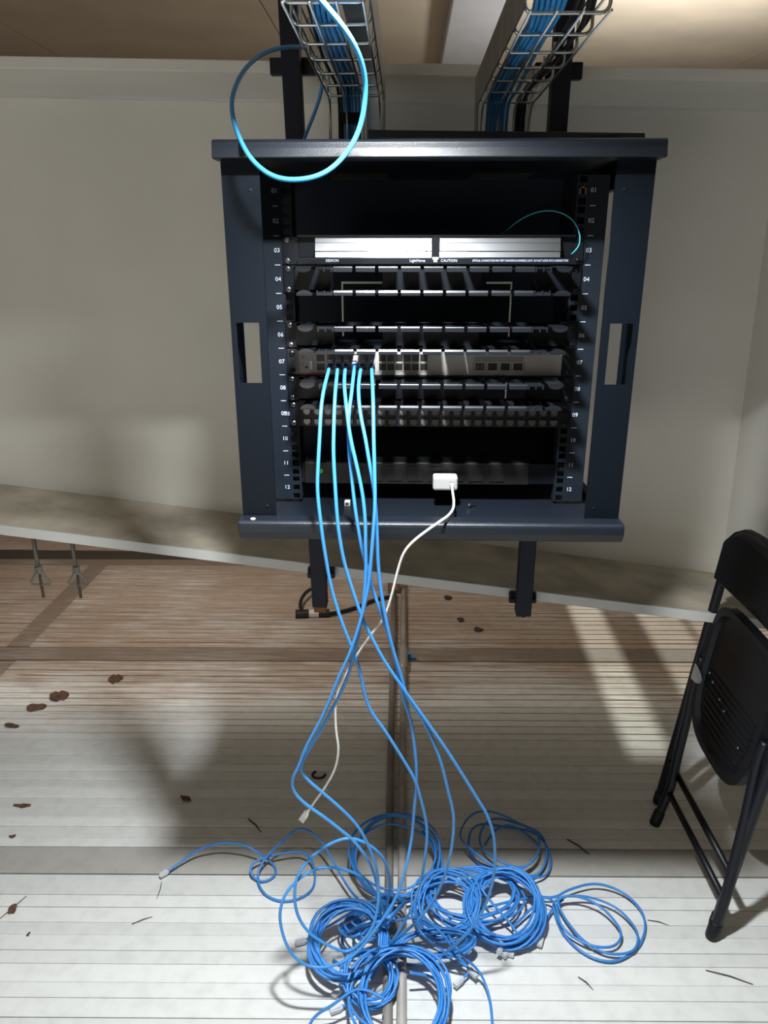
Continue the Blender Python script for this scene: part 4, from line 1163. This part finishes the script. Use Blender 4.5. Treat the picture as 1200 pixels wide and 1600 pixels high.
# ================================================================== LITTER on the floor
def leaf(x, y, l, w, a, label, z=0.001):
    b = MB()
    n = 7
    top, bot = [], []
    rnd = random.Random(int(abs(x * 1000) + abs(y * 1000)))
    for i in range(n):
        t = i / (n - 1)
        ww = w * math.sin(math.pi * (0.08 + 0.86 * t)) * rnd.uniform(0.6, 1.2)
        zz = z + 0.003 + 0.004 * math.sin(t * 3 + x * 9)
        px, py = (t - 0.5) * l, 0
        for sgn, arr in ((1, top), (-1, bot)):
            qx, qy = px, py + sgn * ww / 2
            arr.append((x + qx * math.cos(a) - qy * math.sin(a), y + qx * math.sin(a) + qy * math.cos(a), zz + (0.002 if sgn > 0 else 0)))
    b.sheet(bot + top[::-1], (0, 0, 1), 0.0012)
    return tag(b.build('dry_leaf', M['leaf']), label, 'leaf', 'dry leaf scraps on the floor')
leaf(-0.885, 1.305, 0.022, 0.022, 1.0, 'curled brown leaf scrap on the pale boards at lower left')
leaf(-0.816, 1.239, 0.010, 0.005, 0.1, 'tiny brown leaf crumb on the pale boards, lowest at left')
leaf(-1.028, 1.644, 0.048, 0.014, 0.0, 'long brown leaf scrap lying at the left edge above the joint strip')
leaf(-0.998, 1.531, 0.018, 0.010, 0.1, 'small brown leaf scrap on the far edge of the front joint strip')
leaf(-1.160, 2.175, 0.060, 0.075, 0.5, 'large dark brown leaf scrap, upper one of a cluster at left')
leaf(-1.205, 2.105, 0.060, 0.050, 0.4, 'dark brown leaf scrap, middle one of a cluster at left')
leaf(-1.235, 2.000, 0.045, 0.022, 0.0, 'dark brown leaf scrap, lowest one of a cluster at left')
leaf(-0.590, 1.680, 0.024, 0.032, 1.1, 'dark brown leaf scrap in the shadow left of the hanging cords')
leaf(-1.010, 2.290, 0.050, 0.060, 0.3, 'flattened dark leaf blot left of the lit patch')
def stick(a, b_, r, label, mat='twig', nm='twig'):
    a, b_ = Vector(a), Vector(b_)
    m = (a + b_) / 2 + Vector((0.002, 0.002, 0.001))
    return tag(MB().tube([a, m, b_], [r * 0.8, r, r * 0.5], 6).build(nm, M[mat]), label, 'twig', 'twigs and bits on the floor')
stick((-0.405, 1.610, 0.003), (-0.362, 1.563, 0.003), 0.0022, 'black stick on the floor left of the white plug')
stick((0.425, 1.560, 0.003), (0.470, 1.510, 0.003), 0.0022, 'black stick on the floor right of the dark coil')
stick((0.370, 1.172, 0.002), (0.394, 1.143, 0.002), 0.0012, 'short thin twig on the pale boards below the oval turns')
stick((-0.570, 1.395, 0.002), (-0.566, 1.345, 0.002), 0.0010, 'thin upright twig on the pale boards at left')
stick((-0.600, 1.275, 0.002), (-0.560, 1.296, 0.002), 0.0009, 'thin slanting twig on the pale boards at left')
stick((-0.872, 1.345, 0.002), (-0.905, 1.275, 0.002), 0.0010, 'thin twig beside the curled leaf at lower left')
stick((0.640, 1.195, 0.002), (0.725, 1.165, 0.002), 0.0012, 'thin brown twig at the lower right corner')
stick((0.556, 1.318, 0.002), (0.600, 1.305, 0.002), 0.0009, 'thin curved twig between the oval turns and the chair foot')
stick((1.10, 2.96, 0.003), (1.16, 2.88, 0.003), 0.003, 'thin twig in the sunlit stripe under the girder')
for i, (x, y, lab) in enumerate(((0.195, 2.981, 'dark scrap on the worn boards, uppermost of three under the right post'),
                                 (0.237, 2.771, 'dark scrap on the worn boards, middle one of three under the right post'),
                                 (0.300, 2.690, 'dark scrap on the worn boards, lowest of three under the right post'))):
    rnd = random.Random(i)
    pts = [(x + 0.016 * math.cos(a) * rnd.uniform(.6, 1.3), y + 0.02 * math.sin(a) * rnd.uniform(.6, 1.3), 0.001) for a in [k * 0.9 for k in range(7)]]
    tag(MB().sheet(pts, (0, 0, 1), 0.006).build('dark_scrap', M['twig']), lab, 'scrap', 'dark scraps under the girder')
ring = [(-0.237 + 0.018 * math.cos(a), 1.79 + 0.016 * math.sin(a), 0.006) for a in [2.2 + k * 0.35 for k in range(13)]]
tag(MB().tube(ring, 0.004, 6).build('black_clip', M['black_cord']), 'small black open ring on the floor behind the white plug', 'clip')

bpy.context.view_layer.update()
